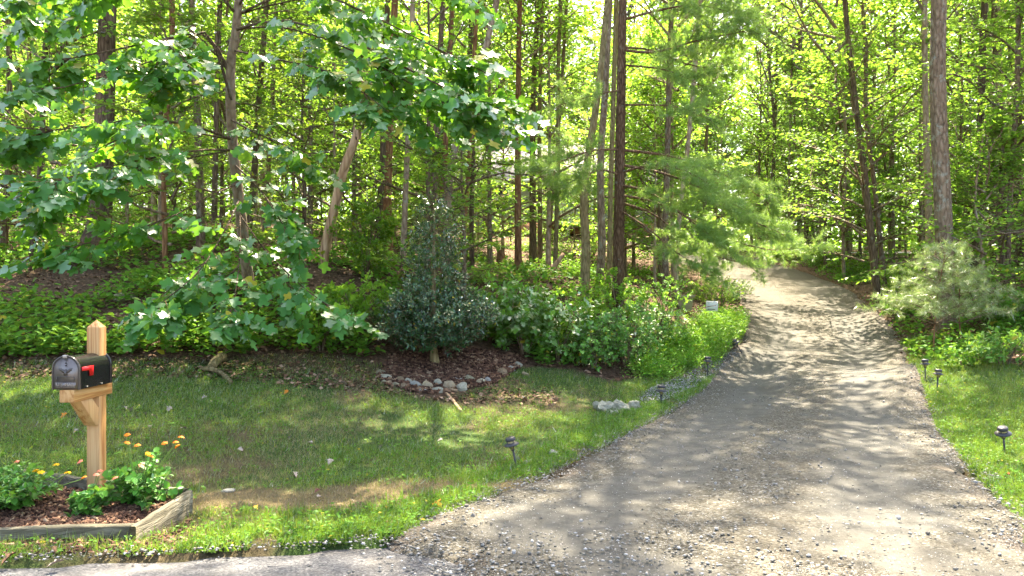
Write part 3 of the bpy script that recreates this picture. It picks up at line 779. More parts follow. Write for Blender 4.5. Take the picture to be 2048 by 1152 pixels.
# solid mound under the chips
gx, gy = np.meshgrid(np.linspace(-4.3, -2.31, 40), np.linspace(4.33, 5.7, 26))
inb = inpoly(gx, gy, BED)
Vb = np.c_[gx.ravel(), gy.ravel(), np.where(inb, bed_z(gx, gy) - 0.006, H(gx, gy) - 0.1).ravel()]
qb = [[j * 40 + i, j * 40 + i + 1, (j + 1) * 40 + i + 1, (j + 1) * 40 + i] for j in range(25) for i in range(39)]
mulch_soil = tag(obj('flower_bed_soil', mk_mesh('flower_bed_soil', Vb, qb, M['mulch'], True)), 'dark soil filling the mailbox flower bed', kind='structure')
tag(obj('mulch', chips(6500, BED, bed_z, 0.05, 5, M['mulch'], 'mulch')), 'shredded brown bark mulch in the flower bed', kind='stuff')
SPILL = np.array([(-5.5, 3.98), (-2.1, 4.26), (-1.6, 4.36), (-1.9, 4.7), (-2.2, 5.0), (-2.28, 4.5), (-5.5, 4.2)])
tag(obj('spilled_mulch', chips(1500, SPILL, lambda x, y: H(x, y) + 0.008, 0.045, 6, M['mulch'], 'spilled_mulch')), 'bark mulch spilled outside the timber border', kind='stuff')

# lantana plants in the bed
M['petal_y'] = simple_mat('petal_yellow', (0.85, 0.48, 0.01), 0.6, 0.2, 0.1, island=0.3)
M['petal_o'] = simple_mat('petal_orange', (0.85, 0.24, 0.02), 0.6, 0.2, 0.1, island=0.3)
M['petal_p'] = simple_mat('petal_pink', (0.80, 0.22, 0.13), 0.6, 0.2, 0.1, island=0.3)
M['stem_green'] = simple_mat('stem_green', (0.12, 0.20, 0.04), 0.7, 0.2)
def flower_head(kind):
    r = np.random.default_rng({'petal_y': 1, 'petal_o': 2, 'petal_p': 3}[kind])
    n = 26; a = np.arange(n) * 2.399; q = np.sqrt((np.arange(n) + 0.5) / n)
    Pp = np.c_[0.020 * q * np.cos(a), 0.020 * q * np.sin(a), 0.010 * (1 - q ** 2)]
    N = np.c_[q * np.cos(a) * 0.8, q * np.sin(a) * 0.8, np.ones(n)]
    D = np.c_[np.cos(a + 1), np.sin(a + 1), r.normal(0, 0.2, n)]
    V, Fc = leaves(Pp - nrm(D) * 0.005, D, N, 0.012, T_BROAD)
    return mk_mesh('flower', V, Fc, M[kind])
FL = {k: flower_head(k) for k in ('petal_y', 'petal_o', 'petal_p')}
def lantana(loc, rad, hgt, nst, seed, label, flowers):
    r = np.random.default_rng(seed); root = empty('lantana_plant', loc)
    tag(root, label, 'flowering plant', 'lantana plants in the mailbox bed')
    mb = MB(); Pp, D, N, S = [], [], [], []
    for i in range(nst):
        az = r.uniform(0, 6.283); el = r.uniform(0.5, 1.25)
        br = curve_branch((0, 0, 0), (math.cos(az) * math.cos(el), math.sin(az) * math.cos(el), math.sin(el)), hgt * r.uniform(0.7, 1.15) * (0.8 + 0.4 * (1 - math.sin(el)) * rad / hgt), r, 7, 0.25, 0.05, 0.12)
        mb.tube(br, np.linspace(0.0035, 0.0015, 7), 4, cap=False)
        t = np.linspace(0.15, 0.98, 13) * 5.99; k = t.astype(int); u = (t - k)[:, None]
        c = br[k] * (1 - u) + br[k + 1] * u; T = nrm(br[k + 1] - br[k])
        for s in (0, np.pi):
            a = np.arange(13) * 1.57 + s + r.uniform(0, 6)
            X = nrm(np.cross(T, [0.1, 0.2, 1])); Y = np.cross(T, X)
            dd = X * np.cos(a)[:, None] + Y * np.sin(a)[:, None] + T * 0.5 + r.normal(0, 0.15, (13, 3)); dd[:, 2] += 0.1
            Pp.append(c); D.append(dd); N.append(np.array([0, 0, 1.0]) + r.normal(0, 0.3, (13, 3))); S.append(r.uniform(0.035, 0.062, 13))
    mb.build('stems', M['stem_green'], root)
    V, Fc = leaves(np.concatenate(Pp), np.concatenate(D), np.concatenate(N), np.concatenate(S), T_BROAD)
    obj('foliage', mk_mesh('foliage', V, Fc, M['leaf_lantana']), root)
    for (px, py, dd, kind) in flowers:
        p = P(px, py, dd) - np.array(loc)
        f = obj('flower', FL[kind], root, p); f.rotation_euler = (r.uniform(-0.2, 0.7), r.uniform(-0.4, 0.4), r.uniform(0, 6))
        q0 = np.array([0, 0, 0.03]); mid = p * 0.6 + np.array([0, 0, 0.02])
        st = MB().tube(spline([q0, mid, p - [0, 0, 0.004]], 7), np.linspace(0.004, 0.0025, 7), 4, cap=False).build('flower_stem', M['stem_green'], root)
def bz_(x, y): return np.array([x, y, float(bed_z(np.array(x), np.array(y)))])
lantana(bz_(-3.36, 4.93), 0.34, 0.34, 34, 41, 'bushy lantana with yellow flowers left of the mailbox post', [(72, 942, 4.8, 'petal_y'), (82, 945, 4.78, 'petal_y'), (112, 930, 4.9, 'petal_y'), (136, 946, 4.85, 'petal_y'), (33, 925, 4.95, 'petal_p'), (160, 924, 5.05, 'petal_p'), (168, 956, 4.9, 'petal_o')])
lantana(bz_(-2.80, 4.85), 0.26, 0.18, 20, 42, 'low lantana with pink flowers in front of the post', [(200, 943, 4.95, 'petal_p'), (230, 957, 4.9, 'petal_p'), (193, 950, 4.9, 'petal_p')])
lantana(bz_(-2.60, 5.08), 0.36, 0.35, 28, 43, 'tall leggy lantana with orange flowers right of the post', [(254, 886, 5.1, 'petal_o'), (275, 891, 5.15, 'petal_o'), (329, 887, 5.1, 'petal_o'), (351, 885, 5.15, 'petal_o'), (355, 893, 5.1, 'petal_o'), (296, 908, 5.05, 'petal_y'), (302, 914, 5.03, 'petal_o'), (362, 875, 5.2, 'petal_o'), (283, 932, 5.1, 'petal_p'), (254, 870, 5.15, 'petal_o')])
lantana(bz_(-3.75, 5.3), 0.3, 0.30, 22, 44, 'lantana without blooms at the left edge of the bed', [])

# ------------------------------------------------------------------ rocks
def rock_mesh(name, seed, mat, sub=2, rough=0.16):
    r = np.random.default_rng(seed)
    import bmesh
    bm = bmesh.new(); bmesh.ops.create_icosphere(bm, subdivisions=sub, radius=1.0)
    pl = nrm(r.normal(0, 1, (9, 3))); cut = r.uniform(0.5, 0.88, 9)
    for v in bm.verts:
        p = np.array(v.co)
        for a, c in zip(pl, cut):
            e = p @ a
            if e > c: p = p - a * (e - c) * 0.85
        p = p * (1 + rough * (vnoise(np.array(p[0] * 3 + seed), np.array(p[1] * 3 + p[2] * 2.3), 0.9, seed) - 0.5))
        v.co = p
    me = bpy.data.meshes.new(name); bm.to_mesh(me); bm.free()
    for p in me.polygons: p.use_smooth = True
    me.set_sharp_from_angle(angle=math.radians(24))
    me.materials.append(mat)
    return me
def rock_mat(name, a, b, moss=0.0):
    g = G(name); co = g.coord('Object')
    n1, n2 = g.noise(co, 2.2, 6, 0.65), g.noise(co, 14, 5, 0.7)
    c = g.mix(g.step(n1, 0.3, 0.7), a, b)
    c = g.mix(g.math('MULTIPLY', g.step(n2, 0.55, 0.75), 0.5), c, tuple(x * 0.45 for x in a))
    if moss: c = g.mix(g.math('MULTIPLY', g.step(g.noise(co, 3.3, 4), 0.48, 0.62), moss), c, (0.14, 0.15, 0.05))
    return g.principled(c, 0.9, 0.2, g.bump(g.math('ADD', n1, n2), 0.7, 0.08))
RM = [rock_mat('rock_tan', (0.309, 0.231, 0.138), (0.429, 0.360, 0.248)), rock_mat('rock_grey', (0.240, 0.240, 0.215), (0.395, 0.395, 0.360), 0.15), rock_mat('rock_brown', (0.172, 0.125, 0.077), (0.283, 0.215, 0.138)), rock_mat('rock_pale', (0.343, 0.326, 0.240), (0.472, 0.455, 0.360), 0.2), rock_mat('rock_moss', (0.224, 0.198, 0.129), (0.360, 0.326, 0.231), 0.6)]
ROCK = [[rock_mesh('stone', 100 + i * 10 + k, RM[k]) for i in range(5)] for k in range(5)]
def rock(px, py, wpx, hpx, k, label, group=None, name='stone', sink=0.25, depth=0.8, mesh=None, dz=0.0):
    """px,py: foot of the stone in the photo; size from its width and height there"""
    g_ = ground_at(px, py); d = g_[1]; w = wpx / F * d; hh = hpx / F * d
    o = obj(name, mesh or ROCK[k][int(rng.integers(5))])
    o.scale = (w / 2 * 1.08, w / 2 * depth, hh / 2 * (1.25 + sink))
    o.location = (g_[0], g_[1] + w * depth * 0.3, g_[2] + hh * (0.5 - sink * 0.4) + dz)
    o.rotation_euler = (rng.uniform(-0.2, 0.2), rng.uniform(-0.25, 0.25), rng.uniform(-0.5, 0.5))
    tag(o, label, 'stone', group)
    return o
ring = [  # foot x, foot y, width, height, kind, what sets it apart
    (762, 749, 26, 10, 4, 'mossy flat stone at the upper left end of the stone ring'),
    (771, 760, 24, 13, 3, 'pale stone second from the left end of the stone ring'),
    (768, 769, 14, 9, 4, 'small mossy stone low at the left end of the ring'),
    (779, 770, 12, 10, 2, 'small brown stone beside the pale left stone'),
    (786, 764, 14, 9, 3, 'small pale stone leaning on the ring third from left'),
    (800, 766, 20, 12, 2, 'brown rounded stone in the back row left of the bluish one'),
    (792, 775, 18, 11, 4, 'mossy low stone in the front row at left'),
    (806, 778, 20, 12, 2, 'dark brown half buried stone in the front row'),
    (816, 768, 16, 12, 3, 'pale round stone left of the bluish one'),
    (831, 776, 26, 14, 1, 'bluish grey pointed stone in the ring'),
    (838, 785, 16, 8, 1, 'small flat grey stone sunk below the bluish one'),
    (854, 779, 25, 16, 0, 'tan wedge shaped stone in the middle of the ring'),
    (852, 787, 22, 8, 1, 'flat grey slab at the foot of the tan wedge'),
    (876, 773, 23, 14, 3, 'pale domed stone at the lowest bend of the ring'),
    (875, 787, 24, 14, 3, 'greenish pale block under the domed stone'),
    (899, 782, 28, 20, 0, 'largest cream block on the ring front'),
    (924, 783, 24, 19, 3, 'squarish pale stone with a tan right side'),
    (916, 764, 26, 9, 1, 'long flat grey stone behind the squarish one'),
    (938, 764, 22, 13, 4, 'mossy grey boulder at the back of the right half'),
    (958, 771, 14, 12, 0, 'small tan stone left of the pale pair at right'),
    (964, 766, 14, 10, 3, 'small pale stone tucked behind the right pair'),
    (976, 767, 14, 13, 1, 'light grey rounded stone near the right end'),
    (1003, 752, 26, 16, 2, 'big brown boulder near the right end of the ring'),
    (1023, 742, 16, 10, 1, 'light stone between brown boulder and white end stone'),
    (1037, 735, 19, 11, 3, 'whitish stone at the far right end of the ring'),
    (1050, 752, 17, 8, 0, 'slanting tan stone alone in the grass past the ring')]
for q in ring: rock(*q, group='stones edging the mulch under the holly', dz=-0.005)
for q in [(247, 602, 52, 17, 4, 'flat mossy slab on the forest floor behind the mailbox', 0.45),
          (1108, 914, 24, 15, 1, 'grey rock in the grass by the drive edge', 0.3),
          (1195, 878, 28, 9, 3, 'pale flat rock half buried at the grass edge', 0.4),
          (1060, 930, 34, 9, 1, 'flat grey rock behind the leaning path light', 0.4),
          (1036, 922, 12, 12, 1, 'small grey rock against the leaning path light', 0.3),
          (453, 985, 36, 7, 1, 'flat grey stone in the dry strip of lawn', 0.5),
          ]:
    rock(*q[:6], sink=q[6] * 0.6, dz=-0.01)

ROUGH = [rock_mesh('stone', 500 + i, RM[3], 3, 0.9) for i in range(3)]
for i, (px, py, w_, h_, lb) in enumerate([(1207, 826, 40, 19, 'rough pale rock at the left end of the ditch rocks'), (1240, 824, 42, 20, 'rough pale rock in the middle of the ditch rocks'), (1270, 822, 26, 17, 'small rough rock at the right end of the ditch rocks'), (1225, 831, 22, 8, 'thin pale slab in front of the ditch rocks')]):
    o = rock(px, py, w_, h_, 3, lb, 'rough rocks in the ditch', mesh=ROUGH[i % 3], sink=0.2)
# ------------------------------------------------------------------ path lights
M['lamp_black'] = simple_mat('lamp_black', (0.034, 0.032, 0.036), 0.45, 0.4, 0.3)
g = G('lamp_lens'); n_ = g.noise(g.coord('Object'), 40, 3)
M['lens'] = g.principled(g.mix(n_, (0.34, 0.26, 0.09), (0.55, 0.45, 0.2)), 0.35, 0.5, None, **{'Transmission Weight': 0.25})
def path_light_meshes():
    out = {}
    mb = MB(); mb.tube([(0, 0, -0.12), (0, 0, 0.03), (0, 0, 0.17)], [0.004, 0.009, 0.0095], 8); out['stake'] = mb.mesh('stake', M['lamp_black'], True)
    mb = MB(); mb.lathe([(0.0, 0.168), (0.014, 0.17), (0.031, 0.215), (0.035, 0.222), (0.035, 0.255), (0.0, 0.256)], 14); out['lens'] = mb.mesh('lens', M['lens'], True)
    mb = MB()
    for k in range(4):
        a = k * math.pi / 2 + 0.6; c, s = math.cos(a), math.sin(a)
        mb.tube([(0.010 * c, 0.010 * s, 0.165), (0.0335 * c, 0.0335 * s, 0.213), (0.0375 * c, 0.0375 * s, 0.256)], 0.0035, 5)
    mb.lathe([(0.0, 0.162), (0.017, 0.163), (0.018, 0.174), (0.0, 0.175)], 12)
    out['cage'] = mb.mesh('cage', M['lamp_black'])
    mb = MB(); mb.lathe([(0.036, 0.222), (0.068, 0.211), (0.070, 0.215), (0.038, 0.234), (0.036, 0.234)], 20); out['brim'] = mb.mesh('brim', M['lamp_black'])
    mb = MB(); mb.lathe([(0.0, 0.25), (0.044, 0.251), (0.046, 0.256), (0.043, 0.274), (0.035, 0.281), (0.0, 0.283)], 18); out['cap'] = mb.mesh('cap', M['lamp_black'])
    return out
PL = path_light_meshes()
def path_light(px, py, label, tilt=(0, 0), sc=1.0, sink=0.0):
    g_ = ground_at(px, py)
    root = empty('path_light', (g_[0], g_[1], g_[2] - sink)); root.rotation_euler = (tilt[0], tilt[1], 0)
    root.scale = (sc,) * 3
    tag(root, label, 'path light', 'solar path lights along the driveway')
    for k, me in PL.items(): obj(k, me, root)
path_light(1034, 937, 'path light leaning left in the grass where the drive meets the road', (0.05, -0.22), 1.0)
path_light(1322, 809, 'path light sunk low in weeds beside the pale ditch rocks', (0.0, 0.02), 1.15, 0.07)
path_light(1415, 753, 'upright path light at the edge of the gravel patch', (0, 0.02), 1.15)
path_light(1486, 709, 'path light tipped far over beside the sunny weeds', (0.1, -0.6), 1.2)
path_light(1851, 759, 'farthest path light on the right verge', (0, -0.03), 1.0)
path_light(1874, 781, 'middle path light on the right verge', (0.0, 0.07), 1.0)
path_light(2010, 909, 'path light tilted back on the near right verge', (0.22, -0.24), 1.0)

# ------------------------------------------------------------------ little sign and planter by the bend
M['sign_white'] = simple_mat('sign_white', (0.624, 0.632, 0.616), 0.5, 0.3, 0.04)
M['sign_ink'] = simple_mat('sign_ink', (0.04, 0.04, 0.045), 0.6, 0.2)
M['sign_grey'] = simple_mat('sign_grey', (0.45, 0.47, 0.50), 0.6, 0.2)
M['wire'] = simple_mat('wire', (0.45, 0.45, 0.42), 0.4, 0.5, 0.1, metallic=0.8)
sd = 15.0
sp_ = P(1422, 622, sd); gz = float(H(sp_[0], sp_[1]))
sg = empty('yard_sign', (sp_[0], sp_[1], gz)); sg.rotation_euler = (0, 0.04, 0.08)
tag(sg, 'small white yard sign with a black arrow pointing left', 'sign')
w, z0, z1 = 0.125, sp_[2] - gz + 0.0, P(1422, 602, sd)[2] - gz
MB().box((-w, -0.004, z0), (w, 0.004, z1)).build('board', M['sign_white'], sg)
mb = MB(); am = z0 + (z1 - z0) * 0.17
mb.add([[-0.085, -0.006, am], [-0.060, -0.006, am - 0.017], [-0.060, -0.006, am + 0.017]], [[0, 1, 2]])
mb.add([[-0.062, -0.006, am - 0.007], [0.07, -0.006, am - 0.007], [0.07, -0.006, am + 0.007], [-0.062, -0.006, am + 0.007]], [[0, 1, 2, 3]])
mb.build('arrow', M['sign_ink'], sg)
mb = MB(); r_ = np.random.default_rng(9)
for row, zz in enumerate((0.86, 0.70, 0.54, 0.40)):
    x = -0.10 + 0.02 * (row % 2)
    while x < 0.095:
        ww = r_.uniform(0.008, 0.028)
        zc_ = z0 + (z1 - z0) * zz
        mb.add([[x, -0.006, zc_ - 0.006], [x + ww, -0.006, zc_ - 0.006], [x + ww, -0.006, zc_ + 0.006], [x, -0.006, zc_ + 0.006]], [[0, 1, 2, 3]]); x += ww + 0.008
mb.build('print', M['sign_grey'], sg)
for x in (-0.045, 0.03):
    MB().tube([(x, 0.006, -0.15), (x, 0.006, z1 * 0.7)], 0.003, 6).build('stake', M['wire'], sg)
pp = P(1368, 617, 15.6); gz = float(H(pp[0], pp[1]))
pt = empty('planter', (pp[0], pp[1], gz)); tag(pt, 'weathered beige concrete planter with a thick rim among the shrubs', 'planter')
M['concrete'] = simple_mat('concrete', (0.252, 0.217, 0.140), 0.9, 0.15, 0.3, 6, 0.5)
zt = P(1368, 590, 15.6)[2] - gz
mb = MB()
mb.add([[x * s, y * s, zz] for zz, s in ((-0.1, 0.125), (zt - 0.055, 0.165)) for x, y in ((-1, -1), (1, -1), (1, 1), (-1, 1))], [[0, 1, 5, 4], [1, 2, 6, 5], [2, 3, 7, 6], [3, 0, 4, 7]])
mb.build('pot', M['concrete'], pt, bevel=0.008)
mb = MB()
for (x0, x1, y0, y1) in ((-0.185, 0.185, -0.185, -0.14), (-0.185, 0.185, 0.14, 0.185), (-0.185, -0.14, -0.14, 0.14), (0.14, 0.185, -0.14, 0.14)):
    mb.box((x0, y0, zt - 0.06), (x1, y1, zt))
mb.build('rim', M['concrete'], pt)
MB().box((-0.155, -0.155, zt - 0.07), (0.155, 0.155, zt - 0.04)).build('soil', M['mulch'], pt)

# ------------------------------------------------------------------ fallen wood
def stick(pts, r0, r1, mat, label, name='fallen_branch', n=12, sides=8, cat='branch', wob=0.06):
    s = spline(pts, n); o = s[0].copy()
    ob = MB().tube(s - o, np.linspace(r0, r1, n), sides, True, wob, int(abs(o[0] * 100))).build(name, mat, None, True)
    ob.location = o; tag(ob, label, cat); return ob
def gp(px, py, dz=0.0): q = ground_at(px, py); q[2] += dz; return q
stick([gp(462, 770, 0.03), gp(440, 752, 0.045), gp(412, 744, 0.04), gp(402, 741, 0.0)], 0.028, 0.03, M['bark_moss'], 'curved mossy root lying at the lawn edge', 'root')
stick([gp(420, 745, 0.03), gp(430, 735, 0.07), gp(446, 722, 0.06)], 0.05, 0.06, M['bark_moss'], 'short thick mossy log end at the lawn edge', 'log', cat='log')
stick([gp(893, 790, 0.02), gp(908, 808, 0.025), gp(922, 826, 0.015)], 0.016, 0.022, M['deadwood'], 'pale straight stick on the grass below the stone ring')
stick([gp(480, 700, 0.0), gp(476, 692, 0.12) , gp(490, 690, 0.2), gp(515, 690, 0.16)], 0.008, 0.005, M['bark_pale'], 'bent pale twig rising from the litter at the lawn edge')
stick([P(1370, 627, 14.2), P(1385, 622, 14.2), P(1412, 614, 14.3), P(1432, 611, 14.4)], 0.012, 0.006, M['bark_red'], 'thin reddish twig crossing in front of the white sign')
stick([gp(1082, 585, -0.05), P(1100, 545, 15.6), P(1127, 508, 15.9)], 0.07, 0.045, M['deadwood'], 'broken log leaning up to the right in the woods', 'leaning_log', cat='log')
stick([gp(975, 522, 0.1), gp(945, 517, 0.12), gp(925, 514, 0.1)], 0.11, 0.09, M['bark_moss'], 'mossy fallen log in the clearing behind the holly', 'log', cat='log')
stick([gp(640, 620, 0.05), gp(700, 600, 0.1), gp(760, 590, 0.1)], 0.03, 0.02, M['bark_dark'], 'dark fallen branch under the trees left of the holly')
# splintered stump
sq = gp(1003, 532); mb = MB()
st = spline([(0, 0, -0.1), (0.0, 0, 0.2), (0.0, 0, 0.45)], 8); V, Qd, C = tube(st, np.linspace(0.15, 0.11, 8), 14, False, 0.08, 3)
r_ = np.random.default_rng(4); V[-14:, 2] += r_.uniform(-0.12, 0.35, 14)
mb.add(V, Qd); stump = mb.build('stump', M['bark_red'], None, True); stump.location = sq; stump.scale = (1, 1, 0.9)
tag(stump, 'splintered reddish tree stump in the sunny clearing', 'stump')

# ------------------------------------------------------------------ pebbles, fallen leaves
def loose_gravel(n, seed, smin, smax, near=True):
    r = np.random.default_rng(seed)
    row = (r.random(n) ** 1.6 * NR * 0.80).astype(int); w = np.where(r.random(n) < 0.5, r.uniform(-1, 1, n), np.sign(r.normal(0, 1, n)) * (1 - np.abs(r.normal(0, 0.16, n))))
    w = np.where(r.random(n) < 0.25, r.normal(0, 0.16, n), w); w = np.clip(w, -1.04, 1.04)
    t = (w + 1) / 2; f = r.random(n)[:, None]
    a = Ls[row] * (1 - f) + Ls[row + 1] * f; b = Rs[row] * (1 - f) + Rs[row + 1] * f
    p = a * (1 - t[:, None]) + b * t[:, None]
    keep = (vnoise(p[:, 0], p[:, 1], 0.5, 77) > 0.25) & (p[:, 1] < 24); p = p[keep]
    S = r.uniform(0, 1, len(p)) ** 3 * (smax - smin) + smin
    return p, S
def grit(p, S, r, name, mat):
    oc = np.array([[1, 0.1, 0], [-0.1, 1, 0], [-1, -0.1, 0], [0.1, -0.9, 0], [0.1, 0, 0.85]], float); of = np.array([[0, 1, 4], [1, 2, 4], [2, 3, 4], [3, 0, 4]])
    n = len(p); a = r.uniform(0, 6.28, n); c, s = np.cos(a), np.sin(a)
    V = np.tile(oc, (n, 1, 1)) * r.uniform(0.6, 1.4, (n, 5, 3)) * np.stack([S, S * r.uniform(0.5, 1, n), S * r.uniform(0.6, 1, n)], 1)[:, None]
    X = V[..., 0] * c[:, None] - V[..., 1] * s[:, None]; Y = V[..., 0] * s[:, None] + V[..., 1] * c[:, None]
    z = H(p[:, 0], p[:, 1]) + 0.016 + 0.022 * np.clip((5.2 - p[:, 1]) / 0.6, 0, 1)
    V = np.stack([X + p[:, :1], Y + p[:, 1:2], V[..., 2] + z[:, None]], -1)
    return mk_mesh(name, V.reshape(-1, 3), ((np.arange(n) * 5)[:, None, None] + of[None]).reshape(-1, 3), mat)
def pebbles(p, S, r, name, mat):
    oc = np.array([[1, 0, 0], [0, 1, 0], [-1, 0, 0], [0, -1, 0], [0.1, 0, 0.75], [0, 0, -0.6], [0.7, 0.65, 0.25], [-0.65, 0.6, 0.3]], float)
    of = np.array([[0, 6, 4], [6, 1, 4], [1, 7, 4], [7, 2, 4], [2, 3, 4], [3, 0, 4], [0, 5, 6], [6, 5, 1], [1, 5, 7], [7, 5, 2], [2, 5, 3], [3, 5, 0]])
    n = len(p); a = r.uniform(0, 6.28, n); c, s = np.cos(a), np.sin(a)
    V = np.tile(oc, (n, 1, 1)) * r.uniform(0.7, 1.3, (n, 8, 3)) * np.stack([S, S * r.uniform(0.55, 1, n), S * r.uniform(0.5, 0.9, n)], 1)[:, None]
    X = V[..., 0] * c[:, None] - V[..., 1] * s[:, None]; Y = V[..., 0] * s[:, None] + V[..., 1] * c[:, None]
    z = H(p[:, 0], p[:, 1]) + 0.024 + 0.022 * np.clip((5.2 - p[:, 1]) / 0.6, 0, 1) * inpoly(p[:, 0], p[:, 1], DRIVE)
    V = np.stack([X + p[:, :1], Y + p[:, 1:2], V[..., 2] + z[:, None] + S[:, None] * 0.1], -1)
    return mk_mesh(name, V.reshape(-1, 3), ((np.arange(n) * 8)[:, None, None] + of[None]).reshape(-1, 3), mat)
g = G('pebble'); rr = g.n('NewGeometry').outputs['Random Per Island']
c = g.ramp(rr, [(0, (0.09, 0.085, 0.07)), (0.45, (0.17, 0.162, 0.14)), (0.8, (0.27, 0.262, 0.24)), (1, (0.42, 0.415, 0.40))])
M['pebble'] = g.principled(c, 0.85, 0.2)
g = G('pebble_big'); rr = g.n('ObjectInfo').outputs['Random']
c = g.ramp(rr, [(0, (0.119, 0.109, 0.092)), (0.5, (0.205, 0.198, 0.178)), (1, (0.317, 0.314, 0.297))])
M['pebble_big'] = g.principled(c, 0.85, 0.2, g.bump(g.noise(g.coord('Object'), 3, 4), 0.4, 0.1))
p_, S_ = loose_gravel(60000, 24, 0.003, 0.007); gk = p_[:, 1] < 13
tag(obj('grit', grit(p_[gk], S_[gk], np.random.default_rng(3), 'grit', M['pebble']), driveway), kind='stuff')
p_, S_ = loose_gravel(13000, 21, 0.005, 0.014)
gv = obj('loose_stones', pebbles(p_, S_, np.random.default_rng(2), 'loose_stones', M['pebble']), driveway); tag(gv, kind='stuff')
p_, S_ = loose_gravel(900, 22, 0.013, 0.024)
keep = p_[:, 1] < 11
p_, S_ = p_[keep][:300], S_[keep][:300]
PEB = [rock_mesh('pebble', 300 + i, M['pebble_big'], 1) for i in range(6)]
r_ = np.random.default_rng(8)
for q, s in zip(p_, S_):
    o = obj('pebble', PEB[int(r_.integers(6))], driveway, (q[0], q[1], float(H(q[0], q[1])) + 0.024 + 0.022 * min(1, max(0, (5.2 - q[1]) / 0.6)) + s * 0.15))
    o.scale = (s, s * r_.uniform(0.6, 1), s * r_.uniform(0.5, 0.9)); o.rotation_euler = (0, 0, r_.uniform(0, 6))
# side patch of grey gravel left of the drive
PATCH = gpoly([(1275, 800), (1310, 775), (1370, 748), (1420, 728), (1470, 700), (1480, 712), (1440, 742), (1400, 770), (1340, 800), (1290, 815)])
r_ = np.random.default_rng(31); lo, hi = PATCH.min(0), PATCH.max(0)
q = r_.uniform(lo, hi, (13000, 2)); q = q[inpoly(q[:, 0], q[:, 1], PATCH)]
g = G('pebble_pale'); rr = g.n('NewGeometry').outputs['Random Per Island']
M['pebble_pale'] = g.principled(g.ramp(rr, [(0, (0.13, 0.12, 0.11)), (0.5, (0.24, 0.235, 0.22)), (1, (0.42, 0.41, 0.39))]), 0.85, 0.2)
tag(obj('gravel', pebbles(q, r_.uniform(0.005, 0.016, len(q)), r_, 'gravel', M['pebble_pale'])), 'grey gravel patch between weeds and driveway', kind='stuff')
# gravel washed along the two edges of the drive and onto the road
e = []
for E, s in ((Ls, -1), (Rs, 1)):
    k = r_.integers(0, int(NR * 0.55), 3600); c_ = E[k] + r_.normal(0, 0.10, (3600, 2)) + np.array([s * 0.04, 0]); e.append(c_)
e.append(np.c_[r_.normal(0.3, 0.7, 900), r_.uniform(3.7, 4.5, 900)])
x_ = r_.uniform(-6, -0.5, 700); e.append(np.c_[x_, road_edge(x_) + r_.normal(-0.03, 0.05, 700)])
e = np.concatenate(e)
tag(obj('edge_gravel', pebbles(e, 0.004 + 0.013 * r_.random(len(e)) ** 2, r_, 'edge_gravel', M['pebble'])), 'loose gravel scattered along the driveway edges', kind='stuff')
# individual fallen leaves that stand out
g = G('dry_leaf'); oc_ = g.n('ObjectInfo').outputs['Color']
M['dry_leaf'] = g.principled(oc_, 0.8, 0.2, g.bump(g.noise(g.coord('Object'), 8, 3), 0.4, 0.05))
V, Fc = tpl([(0, 0.0), (0.30, 0.08), (0.22, 0.24), (0.52, 0.42), (0.22, 0.52), (0.26, 0.72), (0.0, 1.0)], (0, 0.35), 0.5, 0.35)
V[:, 1] -= 0.5; DLEAF = mk_mesh('fallen_leaf', V, Fc, M['dry_leaf'])
COLS = {'orange': (0.465, 0.165, 0.022), 'purple': (0.105, 0.038, 0.034), 'pale': (0.330, 0.270, 0.225), 'yellow': (0.510, 0.315, 0.030), 'brown': (0.150, 0.083, 0.045), 'red': (0.338, 0.075, 0.022)}
def fallen(px, py, size, col, label, group=None):
    q = ground_at(px, py); o = obj('fallen_leaf', DLEAF, None, (q[0], q[1], q[2] + 0.02 + size * 0.18)); o.scale = (size,) * 3
    o.rotation_euler = (r_.uniform(-0.5, 0.3), r_.uniform(-0.4, 0.4), r_.uniform(0, 6.28)); o.color = (*COLS[col], 1)
    tag(o, label, 'leaf', group)
for q in [(874, 1018, 0.09, 'orange', 'orange brown dead leaf on the grass by the drive mouth'), (783, 1058, 0.10, 'purple', 'curled purple brown leaf where grass meets asphalt'), (796, 1056, 0.06, 'red', 'small reddish leaf beside the curled purple one'), (694, 1050, 0.06, 'brown', 'dark brown leaf in the bright roadside grass'),
          (572, 1078, 0.08, 'pale', 'pale grey leaf at the asphalt edge'), (110, 1137, 0.08, 'pale', 'pale lobed leaf lying on the asphalt'), (15, 1128, 0.09, 'brown', 'brown curled leaf on the asphalt in the bottom left corner'), (127, 838, 0.085, 'orange', 'orange leaf on the lawn left of the mailbox post'),
          (572, 790, 0.07, 'orange', 'orange leaf on the upper lawn'), (607, 797, 0.07, 'brown', 'dark leaf near the orange one on the upper lawn'), (434, 852, 0.06, 'yellow', 'yellow leaf on the mid lawn'), (510, 1022, 0.06, 'yellow', 'yellow leaf on the dry strip'), (636, 988, 0.07, 'purple', 'purple leaf on the dry strip'),
          (2012, 958, 0.07, 'red', 'red orange leaf in the right verge'), (690, 773, 0.11, 'pale', 'long pale leaf on the upper lawn')]:
    fallen(*q)
gl = 'pale dead leaves strewn over the lawn'
for (px, py) in [(250, 820), (262, 825), (290, 832), (310, 838), (338, 823), (232, 865), (205, 862), (150, 868), (300, 858), (368, 862), (410, 800), (580, 880), (620, 890), (520, 830), (640, 1000), (720, 852), (760, 900), (590, 955), (660, 930), (480, 905), (330, 790), (950, 830), (1050, 800), (1120, 790), (880, 885)]:
    fallen(px, py, r_.uniform(0.05, 0.085), 'pale', 'pale dead leaves strewn on the lawn', gl)
